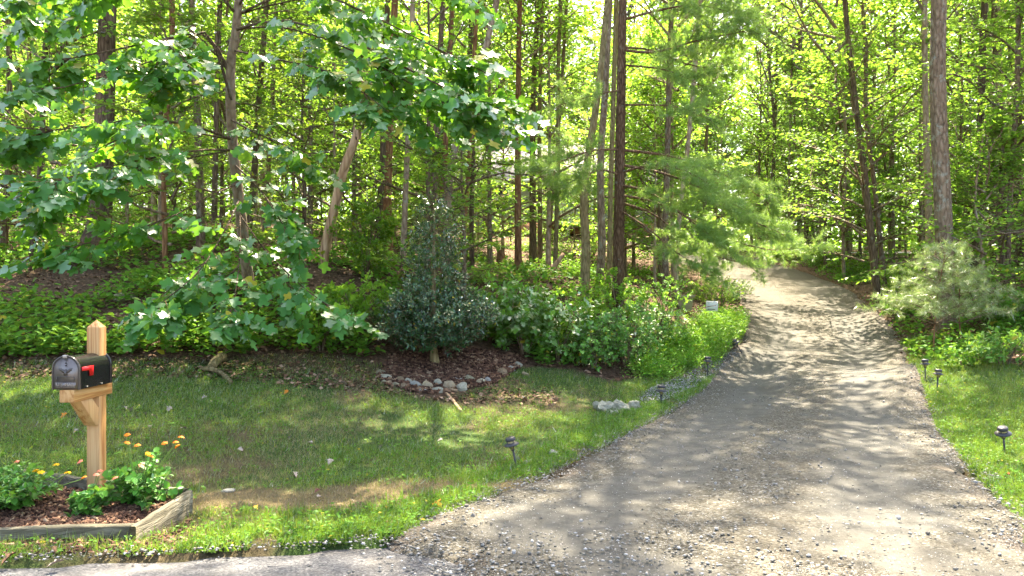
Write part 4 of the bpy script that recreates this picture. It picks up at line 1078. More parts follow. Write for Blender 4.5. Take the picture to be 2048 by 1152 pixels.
# ------------------------------------------------------------------ house behind the trees
M['siding'] = simple_mat('siding', (0.40, 0.40, 0.40), 0.7, 0.3, 0.08, 3)
M['house_white'] = simple_mat('house_white', (0.72, 0.72, 0.70), 0.6, 0.3, 0.06, 3)
M['lattice_green'] = simple_mat('lattice_green', (0.22, 0.28, 0.24), 0.7, 0.2, 0.1, 3)
M['dark_gap'] = simple_mat('dark_gap', (0.03, 0.032, 0.03), 0.9, 0.1, 0.1, 3)
g = G('roof_shingle'); co = g.coord('Object')
br_ = g.n('TexBrick', {'Vector': g.n('Mapping', {'Vector': co, 'Rotation': (0, 0, 0)}).outputs[0], 'Color1': (0.36, 0.31, 0.29), 'Color2': (0.46, 0.40, 0.38), 'Mortar': (0.2, 0.17, 0.16), 'Scale': 3.0, 'Mortar Size': 0.01}).outputs[0]
M['shingle'] = g.principled(g.mix(g.math('MULTIPLY', g.noise(co, 12, 4), 0.5), br_, (0.42, 0.36, 0.34)), 0.9, 0.2)
g = G('brick'); co = g.coord('Object', (1, 1, 1))
br_ = g.n('TexBrick', {'Vector': g.n('Mapping', {'Vector': co, 'Rotation': (math.pi / 2, 0, 0)}).outputs[0], 'Color1': (0.34, 0.12, 0.07), 'Color2': (0.42, 0.17, 0.10), 'Mortar': (0.4, 0.36, 0.32), 'Scale': 4.5, 'Mortar Size': 0.015}).outputs[0]
M['brick'] = g.principled(br_, 0.9, 0.15)
g = G('window_glass'); M['glass'] = g.principled((0.03, 0.04, 0.045), 0.06, 0.6)
hx, hy = -3.3, 39.0
hz = float(H(1, 39.5)) - 0.1
house = empty('house', (hx, hy, hz)); tag(house, 'grey sided house with brick base and pale roof behind the trees', 'house')
HW, HD, HH = 11.6, 7.5, 2.95
MB().box((0, 0, -1.0), (HW, HD, 0.55)).build('brick_base', M['brick'], house)
wl = MB().box((0.02, 0.02, 0.552), (HW - 0.02, HD - 0.02, HH)).build('wall', M['siding'], house)
for k in range(14):
    z = 0.56 + k * 0.17
    mb = MB(); mb.add([[0.0, -0.012, z], [HW, -0.012, z], [HW, 0.012, z + 0.165], [0.0, 0.012, z + 0.165], [0.0, 0.03, z], [HW, 0.03, z]], [[0, 1, 2, 3], [0, 4, 5, 1]])
    mb.build('siding_board', M['siding'], wl)
mb = MB(); ov = 0.5; rz = HH + 2.5
mb.add([[-ov, -ov, HH - 0.15], [HW + ov, -ov, HH - 0.15], [HW + ov, HD / 2, rz], [-ov, HD / 2, rz], [HW + ov, HD + ov, HH - 0.15], [-ov, HD + ov, HH - 0.15],
        [-ov, -ov, HH - 0.30], [HW + ov, -ov, HH - 0.30], [HW + ov, HD / 2, rz - 0.15], [-ov, HD / 2, rz - 0.15], [HW + ov, HD + ov, HH - 0.30], [-ov, HD + ov, HH - 0.30]],
       [[0, 1, 2, 3], [3, 2, 4, 5], [6, 9, 8, 7], [9, 11, 10, 8], [0, 6, 7, 1], [5, 4, 10, 11], [0, 3, 9, 6], [3, 5, 11, 9], [1, 7, 8, 2], [2, 8, 10, 4]])
rf = mb.build('roof', M['shingle'], house)
MB().box((-ov, -ov - 0.11, HH - 0.30), (HW + ov, -ov - 0.005, HH - 0.17)).build('gutter', M['house_white'], rf)
for xg in (0.02, HW - 0.02):
    MB().add([[xg, 0.02, HH - 0.01], [xg, HD - 0.02, HH - 0.01], [xg, HD / 2, rz - 0.2]], [[0, 1, 2]]).build('gable', M['siding'], house)
def window(x, z, w, h):
    fr = MB()
    for (a, b, c, d) in ((x - 0.08, x + w + 0.08, z + h, z + h + 0.08), (x - 0.08, x + w + 0.08, z - 0.1, z), (x - 0.08, x, z, z + h), (x + w, x + w + 0.08, z, z + h), (x, x + w, z + h / 2 - 0.03, z + h / 2 + 0.03)):
        fr.box((a, -0.07, c), (b, -0.015, d))
    f = fr.build('window', M['house_white'], house)
    MB().box((x, -0.045, z), (x + w, -0.02, z + h)).build('pane', M['glass'], f)
window(2.2, 1.2, 0.9, 1.3); window(4.6, 1.2, 0.9, 1.3); window(9.7, 1.2, 0.9, 1.3)
# lattice enclosed corner porch
mb = MB()
x0, x1, z0, z1 = 0.95, 2.35, 0.15, 1.2
MB().box((x0, -0.9, -0.8), (x1, -0.12, z0 - 0.02)).build('porch_skirt', M['dark_gap'], house)
for k in range(-9, 16):
    for s in (1, -1):
        pts = []
        for t in np.linspace(0, 1, 2):
            zz = z0 + t * (z1 - z0); xx = x0 + k * 0.11 + (s * (zz - z0) if s > 0 else (z1 - z0) - (zz - z0)); pts.append((xx, zz))
        (xa, za), (xb, zb) = pts
        if xa == xb: continue
        # clip to the panel
        ts = sorted([0, 1] + [(q - xa) / (xb - xa) for q in (x0, x1)]); seg = [(t0, t1) for t0, t1 in zip(ts, ts[1:]) if 0 <= t0 and t1 <= 1.0001 and x0 - 1e-6 <= xa + (t0 + t1) / 2 * (xb - xa) <= x1 + 1e-6]
        for t0, t1 in seg:
            a = np.array([xa + t0 * (xb - xa), za + t0 * (zb - za)]); b = np.array([xa + t1 * (xb - xa), za + t1 * (zb - za)])
            if np.linalg.norm(b - a) < 0.02: continue
            n_ = np.array([-(b - a)[1], (b - a)[0]]); n_ = n_ / np.linalg.norm(n_) * 0.017; y = -0.93 - 0.006 * (s > 0)
            mb.add([[*(a - n_), 0], [*(b - n_), 0], [*(b + n_), 0], [*(a + n_), 0]], [])
            vv = mb.v[-1]; mb.v[-1] = np.c_[vv[:, 0], np.full(4, y), vv[:, 1]]; mb.f.setdefault(4, []).append(np.array([[0, 1, 2, 3]]) + mb.n - 4)
lat_ = mb.build('lattice', M['lattice_green'], house)
mb = MB()
for (a, b, c, d) in ((x0 - 0.06, x0, z0 - 0.6, z1 + 0.8), (x1, x1 + 0.06, z0 - 0.6, z1 + 0.8), (x0, x1, z1, z1 + 0.06), (x0, x1, z0 - 0.06, z0), (x0 + 0.5, x0 + 0.55, z0, z1), (x0 + 0.95, x0 + 1.0, z0, z1)):
    mb.box((a, -0.99, c), (b, -0.95, d))
mb.build('lattice_frame', M['lattice_green'], lat_)
# front deck with railing
MB().box((4.8, -1.9, 0.30), (7.4, -0.02, 0.44)).build('deck', M['house_white'], house)
mb = MB(); mb.box((4.8, -1.9, 1.30), (7.4, -1.82, 1.38)); mb.box((4.8, -1.9, 0.56), (7.4, -1.82, 0.62))
rail = mb.build('railing', M['house_white'], house)
for k in range(20):
    x = 4.86 + k * 0.13
    MB().box((x, -1.88, 0.62), (x + 0.05, -1.84, 1.30)).build('baluster', M['house_white'], rail)
for x in (4.75, 6.1, 7.35):
    MB().box((x, -1.93, -0.8), (x + 0.11, -1.80, 2.7)).build('porch_post', M['house_white'], house)
MB().box((4.5, -2.2, 2.7), (7.7, -0.52, 2.78)).build('porch_roof', M['shingle'], house)
MB().box((7.62, -0.95, -0.6), (8.2, -0.05, 0.65)).build('utility_cabinet', simple_mat('cabinet', (0.25, 0.29, 0.32), 0.5, 0.4, 0.1, 3), house)

# ------------------------------------------------------------------ trees
TR = {}
def variant(key, *a, bark='bark_grey', leaf='leaf_maple', **kw):
    mb, V, Fc = gen_crown(*a, **kw)
    TR[key] = (mb.mesh('limbs', M[bark]), mk_mesh('crown', V, Fc, M[leaf]))
# understory: seed, z0, z1, R, limbs, twigs, twig length, leaves per twig, leaf size, template
variant('u1', 1, 0.7, 6.5, 2.3, 22, 12, 0.85, 6, 0.11, T_BROAD)
variant('u2', 2, 1.0, 8.0, 2.7, 26, 13, 0.95, 6, 0.115, T_BROAD)
variant('u3', 3, 0.5, 5.0, 1.9, 20, 11, 0.75, 7, 0.105, T_BROAD, leaf='leaf_deep')
variant('u4', 4, 1.4, 9.0, 2.6, 26, 12, 0.95, 6, 0.12, T_BROAD, leaf='leaf_canopy')
variant('u5', 5, 0.25, 3.2, 1.5, 18, 9, 0.6, 9, 0.09, T_BROAD)
variant('c1', 6, 6.0, 17.5, 3.9, 30, 15, 1.2, 3, 0.17, T_DIAM, mode='can', leaf='leaf_canopy')
variant('c2', 7, 7.5, 20.0, 4.3, 32, 15, 1.3, 3, 0.175, T_DIAM, mode='can', leaf='leaf_canopy', bark='bark_dark')
variant('c3', 8, 5.0, 16.0, 3.6, 28, 15, 1.15, 3, 0.165, T_DIAM, mode='can', leaf='leaf_maple')
variant('c0', 9, 9.0, 16.0, 2.4, 14, 7, 0.9, 3, 0.16, T_DIAM, mode='can', leaf='leaf_canopy')
variant('c4', 12, 5.2, 14.0, 3.2, 26, 13, 1.1, 3, 0.155, T_BROAD, mode='can', leaf='leaf_maple')
variant('u6', 14, 0.8, 6.5, 2.3, 13, 10, 0.85, 5, 0.115, T_BROAD, leaf='leaf_maple')
TOP = {'u6': 6.6, 'c4': 13.6, 'c0': 15.6, 'u1': 6.6, 'u2': 8.1, 'u3': 5.1, 'u4': 9.1, 'u5': 3.45, 'c1': 17.0, 'c2': 19.4, 'c3': 15.6}

def trunk_mesh(pts, r0, r1, mat, sides=10, n=16, flare=0.0, wob=0.05, seed=0):
    s = spline(pts, n); t = np.linspace(0, 1, n)
    L = np.linalg.norm(s - s[0], axis=1)
    rad = r0 + (r1 - r0) * t ** 0.9 + flare * r0 * np.exp(-L / 0.28)
    mb = MB().tube(s, rad, sides, True, wob, seed)
    return mb.mesh('trunk', M[mat], True)
GEN_TR = {}
for k in TOP:
    r_ = np.random.default_rng(sum(map(ord, k)))
    tp = TOP[k]; w = 0.10 if k[0] == 'u' else 0.2
    pts = [(0, 0, -0.4), (0, 0, 0.1)] + [(r_.normal(0, w) * f, r_.normal(0, w) * f, tp * f) for f in (0.3, 0.6)] + [(0, 0, tp)]
    GEN_TR[k] = {b: trunk_mesh(pts, (0.010 if k[0] == 'u' else 0.0095) * tp + 0.015, 0.012, b, 8, 14, 0.35, 0.05, len(k) + ord(k[1])) for b in ('bark_grey', 'bark_dark', 'bark_pale')}
def tree(name, loc, key, bark, label, cat='tree', group=None, sc=1.0, rz=None, zs=1.0):
    root = empty(name, loc, rng.uniform(0, 6.28) if rz is None else rz)
    root.scale = (sc, sc, sc * zs)
    tag(root, label, cat, group)
    obj('trunk', GEN_TR[key][bark], root)
    obj('limbs', TR[key][0], root); obj('crown', TR[key][1], root)
    return root
def named_tree(pts, dia, bark, label, key=None, top=None, name='tree', flare=0.5, sides=12, cz=0.0, csc=1.0, group=None, wob=0.05, extra=None, r1=0.05, coff=None):
    """pts: (px,py,depth) up the trunk, the first at the foot"""
    W = [P(*q) for q in pts]
    base = on_ground(W[0])
    W = [base - np.array([0, 0, 0.35]), base] + W[1:]
    if top is not None:
        d = nrm(W[-1] - W[-3]); d = nrm(d * np.array([0.6, 0.6, 1]))
        k = max(0.5, (top - W[-1][2] + base[2]) / d[2]); W.append(W[-1] + d * k * 0.5 + np.array([0.1, 0, 0])); W.append(W[-1] + d * k * 0.5)
    root = empty(name, base); tag(root, label, 'tree', group)
    me = trunk_mesh([w - base for w in W], dia / 2, r1, bark, sides, 26, flare, wob, int(abs(base[0]) * 100) + 3)
    obj('trunk', me, root)
    if key:
        zc_ = W[-1][2] - base[2]
        off = (W[-2] + W[-1]) / 2 - base
        for nm, me in zip(('limbs', 'crown'), TR[key]):
            o = obj(nm, me, root, (off[0], off[1], cz)); o.scale = (csc,) * 3
            o.rotation_euler = (0, 0, (base[0] * 7.1) % 6.28)
    return root, W

D_ = 'deep'
named_tree([(185, 508, 14.5), (200, 430, 14.5), (208, 250, 14.5), (216, 0, 14.5)], 0.56, 'bark_oak', 'huge ridged oak with flared base behind the mailbox', 'c2', 19, 'oak_tree', 0.75, 26, -0.3, 1.05, wob=0.045, r1=0.1)
named_tree([(402, 480, 15.2), (400, 380, 15.2), (393, 200, 15.2), (383, 0, 15.2)], 0.21, 'bark_grey', 'grey brown trunk between the oak and the pale tulip tree', 'c3', 15, csc=0.95)
named_tree([(428, 472, 16.5), (430, 350, 16.5), (434, 200, 16.5), (440, 0, 16.5)], 0.15, 'bark_dark', 'dark slim trunk just right of the grey brown one', 'u4', 9, cz=1.0)
named_tree([(492, 470, 19), (505, 400, 19), (516, 230, 19), (533, 0, 19)], 0.22, 'bark_dark', 'dark straight trunk leaning right behind the tulip tree', 'c1', 16)
named_tree([(528, 465, 21), (536, 350, 21), (545, 200, 21), (550, 60, 21)], 0.17, 'bark_grey', 'thin trunk right beside the dark leaning one', 'c3', 14)
named_tree([(66, 532, 14.5), (70, 440, 14.5), (84, 300, 14.5), (86, 150, 14.5)], 0.10, 'bark_dark', 'thin dark trunk left of the huge oak', 'u1', 6.5)
named_tree([(8, 500, 17), (14, 400, 17), (20, 250, 17), (18, 0, 17)], 0.16, 'bark_dark', 'dark trunk at the left edge of the picture', 'c3', 14)
named_tree([(330, 553, 13.6), (330, 460, 13.6), (328, 380, 13.6), (332, 250, 13.6)], 0.09, 'bark_red', 'thin reddish trunk right of the oak foot', 'u3', 5.2)
named_tree([(775, 515, 17.5), (773, 400, 17.5), (776, 300, 17.5), (783, 150, 17.5), (790, 0, 17.5)], 0.33, 'bark_red', 'stout orange brown trunk left of the holly', 'c0', 15, flare=0.3, sides=18)
named_tree([(752, 545, 16.2), (758, 430, 16.2), (765, 320, 16.2), (770, 120, 16.2)], 0.17, 'bark_dark', 'dark trunk touching the orange brown one on its left', 'c0', 14)
named_tree([(806, 548, 15), (810, 420, 15), (817, 250, 15), (826, 0, 15)], 0.125, 'bark_pale', 'slender pale trunk between orange trunk and holly', 'c0', 14)
named_tree([(868, 480, 16), (867, 380, 16), (872, 260, 16), (886, 0, 16)], 0.14, 'bark_dark', 'dark trunk rising right behind the holly tip', 'c0', 14)
named_tree([(886, 500, 17), (886, 400, 17), (890, 300, 17), (905, 0, 17)], 0.14, 'bark_red', 'reddish trunk behind the holly tip', 'c0', 14)
named_tree([(893, 480, 15), (897, 370, 15), (906, 310, 15), (938, 200, 15), (985, 40, 15)], 0.20, 'bark_pale', 'pale trunk bending right above the holly', 'c0', 14)
named_tree([(924, 512, 18.5), (930, 430, 18.5), (940, 300, 18.5), (948, 120, 18.5)], 0.13, 'bark_red', 'slim tan trunk right of the holly top', 'c0', 14)
named_tree([(944, 500, 20), (943, 420, 20), (946, 300, 20), (940, 150, 20)], 0.15, 'bark_dark', 'dark trunk in front of the lattice', 'c4', 14)
named_tree([(1037, 520, 20.5), (1036, 420, 20.5), (1036, 260, 20.5), (1040, 0, 20.5)], 0.24, 'bark_red', 'straight brown trunk in front of the house middle', 'c4', 14)
named_tree([(1080, 508, 24), (1080, 400, 24), (1079, 250, 24), (1085, 0, 24)], 0.17, 'bark_dark', 'dark thin trunk in front of the house', 'c4', 14, csc=1.1)
named_tree([(1096, 520, 22), (1102, 430, 22), (1112, 330, 22)], 0.09, 'bark_grey', 'thin leaning stem beside the dark one at the house', 'c0', 13)
named_tree([(1110, 535, 21), (1113, 440, 21), (1117, 300, 21), (1116, 150, 21)], 0.13, 'bark_moss', 'mossy slim trunk left of the deck railing', 'c0', 13)
named_tree([(1168, 600, 14), (1172, 500, 14), (1168, 400, 14), (1178, 300, 14.2), (1200, 150, 14.4)], 0.22, 'bark_moss', 'mossy olive trunk left of the big pine', 'c0', 14)
named_tree([(1200, 596, 15.2), (1204, 480, 15.2), (1201, 330, 15.2), (1214, 120, 15.2)], 0.19, 'bark_grey', 'grey lichen spotted trunk just left of the pine', 'c0', 14)
named_tree([(1218, 545, 18), (1220, 470, 18), (1222, 350, 18)], 0.15, 'bark_moss', 'olive trunk half hidden behind the pine', 'c0', 14)
named_tree([(1332, 585, 18.5), (1330, 480, 18.5), (1335, 300, 18.5), (1340, 100, 18.5)], 0.2, 'bark_grey', 'grey trunk behind the pine boughs', 'c3', 15)
named_tree([(1352, 588, 17), (1354, 520, 17), (1362, 400, 17), (1380, 250, 17)], 0.10, 'bark_pale', 'thin stem beside the beige planter', 'c3', 14)
named_tree([(1405, 552, 27), (1408, 480, 27), (1412, 300, 27), (1420, 100, 27)], 0.18, 'bark_dark', 'trunk left of the driveway crest', 'c0', 14)
for i, (x, y, d, dia, bk, lb) in enumerate([(1545, 505, 36, 0.17, 'bark_dark', 'straight dark trunk above the driveway bend'), (1577, 505, 34, 0.12, 'bark_grey', 'curving slim trunk right of the driveway bend'), (1612, 520, 33, 0.16, 'bark_dark', 'dark trunk where the driveway disappears'),
        (1650, 528, 29, 0.13, 'bark_dark', 'thin dark trunk on the far right bank'), (1688, 535, 25, 0.11, 'bark_pale', 'pale whitish thin trunk on the right bank')]):
    named_tree([(x, y, d), (x - 2 + 3 * (i % 2), y - 100, d), (x + 4, y - 250, d), (x + (8 if i % 2 else -10), 100, d)], dia, bk, lb, ['c3', 'u4', 'c1', 'u2', 'u4'][i], [14, 9, 16, 8, 9][i])
named_tree([(1757, 602, 19.5), (1742, 470, 19.5), (1727, 330, 19.5), (1708, 180, 19.5), (1690, 0, 19.5)], 0.24, 'bark_dark', 'dark trunk leaning left at the right driveway edge', 'c3', 15, csc=0.95)
named_tree([(1772, 604, 19.8), (1762, 500, 19.8), (1750, 380, 19.8), (1732, 230, 19.8)], 0.15, 'bark_grey', 'second stem behind the left leaning dark trunk', 'u2', 8)
named_tree([(1890, 640, 14.3), (1888, 480, 14.3), (1880, 300, 14.3), (1875, 150, 14.3), (1878, 0, 14.3)], 0.35, 'bark_grey', 'largest grey barked trunk on the right with dark blotches', 'c2', 18, flare=0.25, sides=22, r1=0.12, wob=0.03)
named_tree([(1862, 560, 18), (1857, 420, 18), (1852, 250, 18), (1849, 40, 18)], 0.21, 'bark_pale', 'paler trunk just left of the largest right trunk', 'c1', 16)
named_tree([(1950, 560, 17.5), (1953, 450, 17.5), (1960, 300, 17.5), (1965, 100, 17.5)], 0.26, 'bark_dark', 'dark trunk right of the largest right trunk', 'c3', 15)
named_tree([(1988, 535, 22), (1985, 450, 22), (1988, 250, 22)], 0.22, 'bark_dark', 'dark trunk before the pale lane', 'c1', 16)
named_tree([(2010, 592, 14.8), (2005, 520, 14.8), (1998, 430, 14.8)], 0.10, 'bark_dark', 'small forked stem left twin near the right edge', 'u5', 3.6)
named_tree([(2014, 594, 14.8), (2016, 520, 14.8), (2020, 400, 14.8)], 0.10, 'bark_grey', 'small forked stem right twin near the right edge', 'u1', 6.5)
named_tree([(2042, 548, 20), (2040, 450, 20), (2038, 250, 20)], 0.22, 'bark_dark', 'dark trunk at the right edge of the picture', 'c3', 15)

# snag: broken leaning trunk
r_root, _ = None, None
W = [P(650, 500, 13.6), P(668, 420, 13.5), P(686, 345, 13.4), P(708, 285, 13.3), P(716, 262, 13.3)]
base = on_ground(W[0]); s = spline([base - [0.05, 0, 0.2]] + W, 16) - base
V, Qd, C = tube(s, np.linspace(0.105, 0.075, 16), 12, True, 0.07, 5)
V[-14 - 12:-14, 2] += np.random.default_rng(2).uniform(-0.18, 0.25, 12)
sn = MB().add(V, Qd, C).build('snag', M['deadwood'], None, True); sn.location = base
tag(sn, 'broken dead trunk leaning right with splintered top', 'dead tree')

# background fill
def clear_of(x, y):
    if y < 50 and np.min(np.hypot(Ls[:, 0] - x, Ls[:, 1] - y)) < 1.5: return False
    if y < 50 and np.min(np.hypot(Rs[:, 0] - x, Rs[:, 1] - y)) < 1.2: return False
    if inpoly(np.array(x), np.array(y), DRIVE): return False
    if hx - 1.5 < x < hx + HW + 1.5 and 33.5 < y < 49: return False
    return True
HOUSE_GAP = True
rg = np.random.default_rng(77)
placed = []
def region_label(x, y, kind):
    px = 1024 + F * x / y
    k = {'u': 'leafy saplings', 'c': 'tall canopy trees'}[kind]
    far = 'deep in the woods' if y > 32 else 'in the middle woods' if y > 21 else 'just inside the wood edge'
    where = 'behind the oak' if px < 350 else 'behind the tulip tree' if px < 640 else 'behind the holly' if px < 960 else 'around the house' if px < 1200 else 'behind the big pine' if px < 1420 else 'beyond the driveway bend' if px < 1640 else 'on the right bank' if px < 1850 else 'near the right edge'
    return f'{k} {far} {where}'
def scatter(n, ylo, yhi, keys, kind, sep, xlim=1.0, lo=0.85, hi=1.25, xr=None):
    c = t = 0
    while c < n and t < n * 60:
        t += 1
        y = math.sqrt(rg.uniform(ylo ** 2, yhi ** 2)); x = rg.uniform(-0.86, 0.86) * y * xlim
        if xr and not (xr[0] <= 1024 + F * x / y <= xr[1]): continue
        if not clear_of(x, y): continue
        if kind == 'u' and y < 21 and 1180 < 1024 + F * x / y < 1450: continue
        if HOUSE_GAP and kind == 'u' and 14 < y < 38 and 890 < 1024 + F * x / y < 1185: continue      # the house shows through here
        if kind == 'u' and inpoly(np.array(x), np.array(y), LAWN): continue
        if any((x - a) ** 2 + (y - b) ** 2 < sep ** 2 and k == kind for a, b, k in placed): continue
        placed.append((x, y, kind)); c += 1
        sc = rg.uniform(lo, hi); lb = region_label(x, y, kind)
        tree('sapling' if kind == 'u' else 'tree', (x, y, float(H(x, y))), str(rg.choice(keys)), str(rg.choice(['bark_grey', 'bark_dark', 'bark_pale'])), lb, 'tree', lb, sc, rg.uniform(0, 6.28), rg.uniform(0.9, 1.1))
scatter(15, 12.5, 20, ['u1', 'u3', 'u5', 'u2'], 'u', 1.7, hi=1.05)
scatter(38, 20, 34, ['u1', 'u2', 'u3', 'u4'], 'u', 1.8)
scatter(56, 34, 60, ['u2', 'u4', 'u1'], 'u', 2.0, hi=1.5)
scatter(34, 14, 36, ['u5'], 'u', 1.1, lo=0.6, hi=1.2)
scatter(8, 22, 33, ['u2', 'u4', 'u1'], 'u', 1.5, xr=(850, 1400))
scatter(16, 36, 60, ['u2', 'u4', 'c3'], 'u', 1.5, hi=1.4, xr=(1380, 1640))
scatter(10, 34, 60, ['c1', 'c3'], 'c', 2.5, xr=(1400, 1950))
scatter(18, 26, 42, ['u4', 'u2'], 'u', 1.6, lo=1.25, hi=1.7)
scatter(10, 50, 62, ['u4', 'c3', 'c1'], 'u', 1.6, lo=1.2, hi=1.5, xr=(820, 1380))
scatter(2, 27, 33, ['c1', 'c3'], 'c', 2.6, xr=(780, 1000))
HOUSE_GAP = False
scatter(6, 13.5, 20, ['u6'], 'u', 1.2, lo=0.8, hi=1.1, xr=(60, 860))
scatter(4, 20, 27, ['u6'], 'u', 1.2, lo=1.0, hi=1.4, xr=(900, 1420))
scatter(24, 49.5, 60, ['u4', 'c3', 'c1', 'u2'], 'u', 1.7, lo=1.2, hi=1.6, xr=(780, 1400))
scatter(7, 27, 36, ['u1', 'u3', 'u5'], 'u', 1.2, lo=0.6, hi=0.9, xr=(925, 1185))
scatter(4, 24, 33, ['u4', 'u2'], 'u', 1.6, lo=1.2, hi=1.5, xr=(640, 892))
scatter(4, 26, 34, ['u4', 'u2'], 'u', 1.6, lo=1.2, hi=1.5, xr=(1186, 1400))
scatter(7, 26, 40, ['c1', 'c3'], 'c', 2.6, xr=(1400, 2048))
scatter(3, 18, 30, ['c1', 'c2', 'c3'], 'c', 3.6)
scatter(14, 30, 68, ['c1', 'c2', 'c3'], 'c', 3.6)

# the wood goes on behind as one mass
rf_ = np.random.default_rng(5); n_ = 200000
y = np.sqrt(rf_.uniform(58 ** 2, 110 ** 2, n_)); x = rf_.uniform(-0.95, 0.95, n_) * y
cl = vnoise(x, y, 2.6, 91) * 0.6 + vnoise(x * 0.7, y * 0.7, 7, 92) * 0.4
zt = rf_.uniform(0, 1, n_) ** 1.4 * (22 + 13 * vnoise(x, y, 5, 93)); k_ = rf_.random(n_) < (0.35 + cl)
a = rf_.uniform(0, 6.28, n_); Pf = np.c_[x, y, H(x, y) + zt][k_]
V, Fc = leaves(Pf, np.c_[np.cos(a), np.sin(a), rf_.normal(-0.2, 0.2, n_)][k_], (np.array([0, 0, 1.0]) + rf_.normal(0, 0.45, (n_, 3)))[k_], rf_.uniform(0.4, 0.8, n_)[k_], T_DIAM)
tag(obj('far_forest', mk_mesh('far_forest', V, Fc, M['leaf_canopy'])), 'far green wood closing the view behind the trees', kind='stuff')

# ------------------------------------------------------------------ the tulip tree at the lawn edge
def P3(q): return P(*q)
troot, TW = named_tree([(500, 545, 11.6), (480, 420, 11.5), (464, 270, 11.4), (461, 130, 11.3), (474, 40, 11.2)], 0.205, 'bark_pale', 'pale barked tulip tree with big lobed leaves at the lawn edge', None, 9, 'tulip_tree', 0.3, 16, wob=0.04)
tb = np.array(troot.location)
rt = np.random.default_rng(19)
limb = MB(); tA, tB = [], []
def bough(pts, r0, m, tl, t0=0.25, elev=-0.05, n=10, twin=True):
    if twin:
        for jx, jy, jd in ((rt.uniform(-70, 70), rt.uniform(20, 75), rt.uniform(-0.3, 0.9)),):
            bough([pts[0]] + [(x + jx * f, y + jy * f, d + jd * f) for f, (x, y, d) in zip(np.linspace(0.3, 1, len(pts) - 1), pts[1:])], r0 * 0.7, m, tl, t0, elev, n, False)
    s = spline([P3(q) for q in pts], n)
    limb.tube(s - tb, np.linspace(r0 * 0.65, r0 * 0.15, n), 6, cap=False, wob=0.05, seed=int(r0 * 1000))
    a, b = twigs_on(s, m, tl, rt, t0, elev); b = b + rt.normal(0, 0.14, b.shape); tA.append(a); tB.append(b)
    for q in (4, 7):
        dd = nrm(s[q + 1] - s[q]); rot = rt.choice([-1, 1]) * rt.uniform(0.5, 0.9); c, sn_ = math.cos(rot), math.sin(rot)
        b2 = curve_branch(s[q], (dd[0] * c - dd[1] * sn_, dd[0] * sn_ + dd[1] * c, dd[2] - 0.1), np.linalg.norm(s[-1] - s[q]) * 0.6, rt, 5, 0.1, 0, 0.12)
        limb.tube(b2 - tb, np.linspace(r0 * 0.5, 0.004, 5), 5, cap=False)
        a, b = twigs_on(b2, max(3, m // 2), tl * 0.8, rt, 0.2, elev); tA.append(a); tB.append(b)
bough([(461, 150, 11.3), (415, 68, 11.0), (350, 75, 10.4), (250, 95, 9.6), (120, 120, 8.9), (-40, 130, 8.5)], 0.035, 16, 0.55, 0.3)
bough([(463, 200, 11.3), (415, 72, 10.8), (340, 100, 10.2), (300, 150, 9.8)], 0.028, 8, 0.5, 0.5)
bough([(466, 280, 11.4), (380, 250, 10.5), (260, 240, 9.4), (120, 260, 8.6), (-20, 250, 8.0)], 0.03, 16, 0.6, 0.25)
bough([(468, 300, 11.4), (400, 300, 10.4), (280, 320, 9.2), (150, 350, 8.6), (20, 400, 8.3)], 0.026, 15, 0.6, 0.3)
bough([(474, 370, 11.4), (420, 390, 10.6), (330, 440, 9.5), (200, 480, 9.0), (60, 510, 8.9)], 0.022, 13, 0.55, 0.4, twin=False)
bough([(478, 400, 11.4), (450, 460, 10.5), (400, 540, 9.6), (330, 600, 9.0), (280, 640, 8.8)], 0.022, 14, 0.55, 0.2, twin=False)
bough([(480, 420, 11.4), (480, 500, 10.4), (470, 590, 9.4), (450, 650, 8.9)], 0.022, 14, 0.55, 0.15, twin=False)
bough([(470, 330, 11.4), (520, 380, 10.6), (560, 440, 10.1), (600, 500, 9.9)], 0.024, 10, 0.45, 0.2, twin=False)
bough([(480, 430, 11.4), (530, 500, 10.6), (590, 560, 10.0), (640, 600, 9.6), (700, 640, 9.5)], 0.02, 13, 0.5, 0.15, twin=False)
bough([(470, 60, 11.2), (560, 40, 10.6), (680, 70, 9.8), (800, 130, 9.2), (920, 190, 8.9), (1020, 225, 8.8)], 0.035, 22, 0.55, 0.25)
bough([(474, 30, 11.2), (600, -20, 10.6), (720, 20, 10.0), (860, 90, 9.4), (1000, 160, 9.2)], 0.032, 20, 0.55, 0.3)
bough([(463, 240, 11.3), (520, 270, 10.6), (570, 290, 10.1), (620, 330, 9.8)], 0.024, 11, 0.45, 0.2, twin=False)
bough([(463, 100, 11.3), (560, 120, 10.4), (650, 140, 9.6), (720, 180, 9.2), (790, 235, 9.0)], 0.026, 15, 0.5, 0.25, twin=False)
bough([(474, 30, 11.2), (380, -60, 10.4), (240, -60, 9.4), (100, -20, 8.8), (-60, 30, 8.6)], 0.03, 16, 0.55, 0.3)
bough([(474, 20, 11.2), (560, -120, 10.4), (760, -140, 9.2), (960, -60, 8.4)], 0.03, 16, 0.6, 0.3)
limb.build('limbs', M['bark_dark'], troot, True)
for nm, me in zip(('limbs', 'crown'), TR['c3']):
    o = obj(nm, me, troot, (0.0, -0.6, 0.6)); o.scale = (0.85, 0.85, 1); o.rotation_euler = (0, 0, 2.0)
A, B = np.concatenate(tA), np.concatenate(tB)
tw = MB(); twig_tubes(tw, A - tb, B - tb, 0.005); tw.build('twigs', M['bark_red'], troot)
Lp_, Ld, Ln, Lsz = twig_leaves(A, B, 9, 0.152, rt, 0.6, 0.45, 0.8)
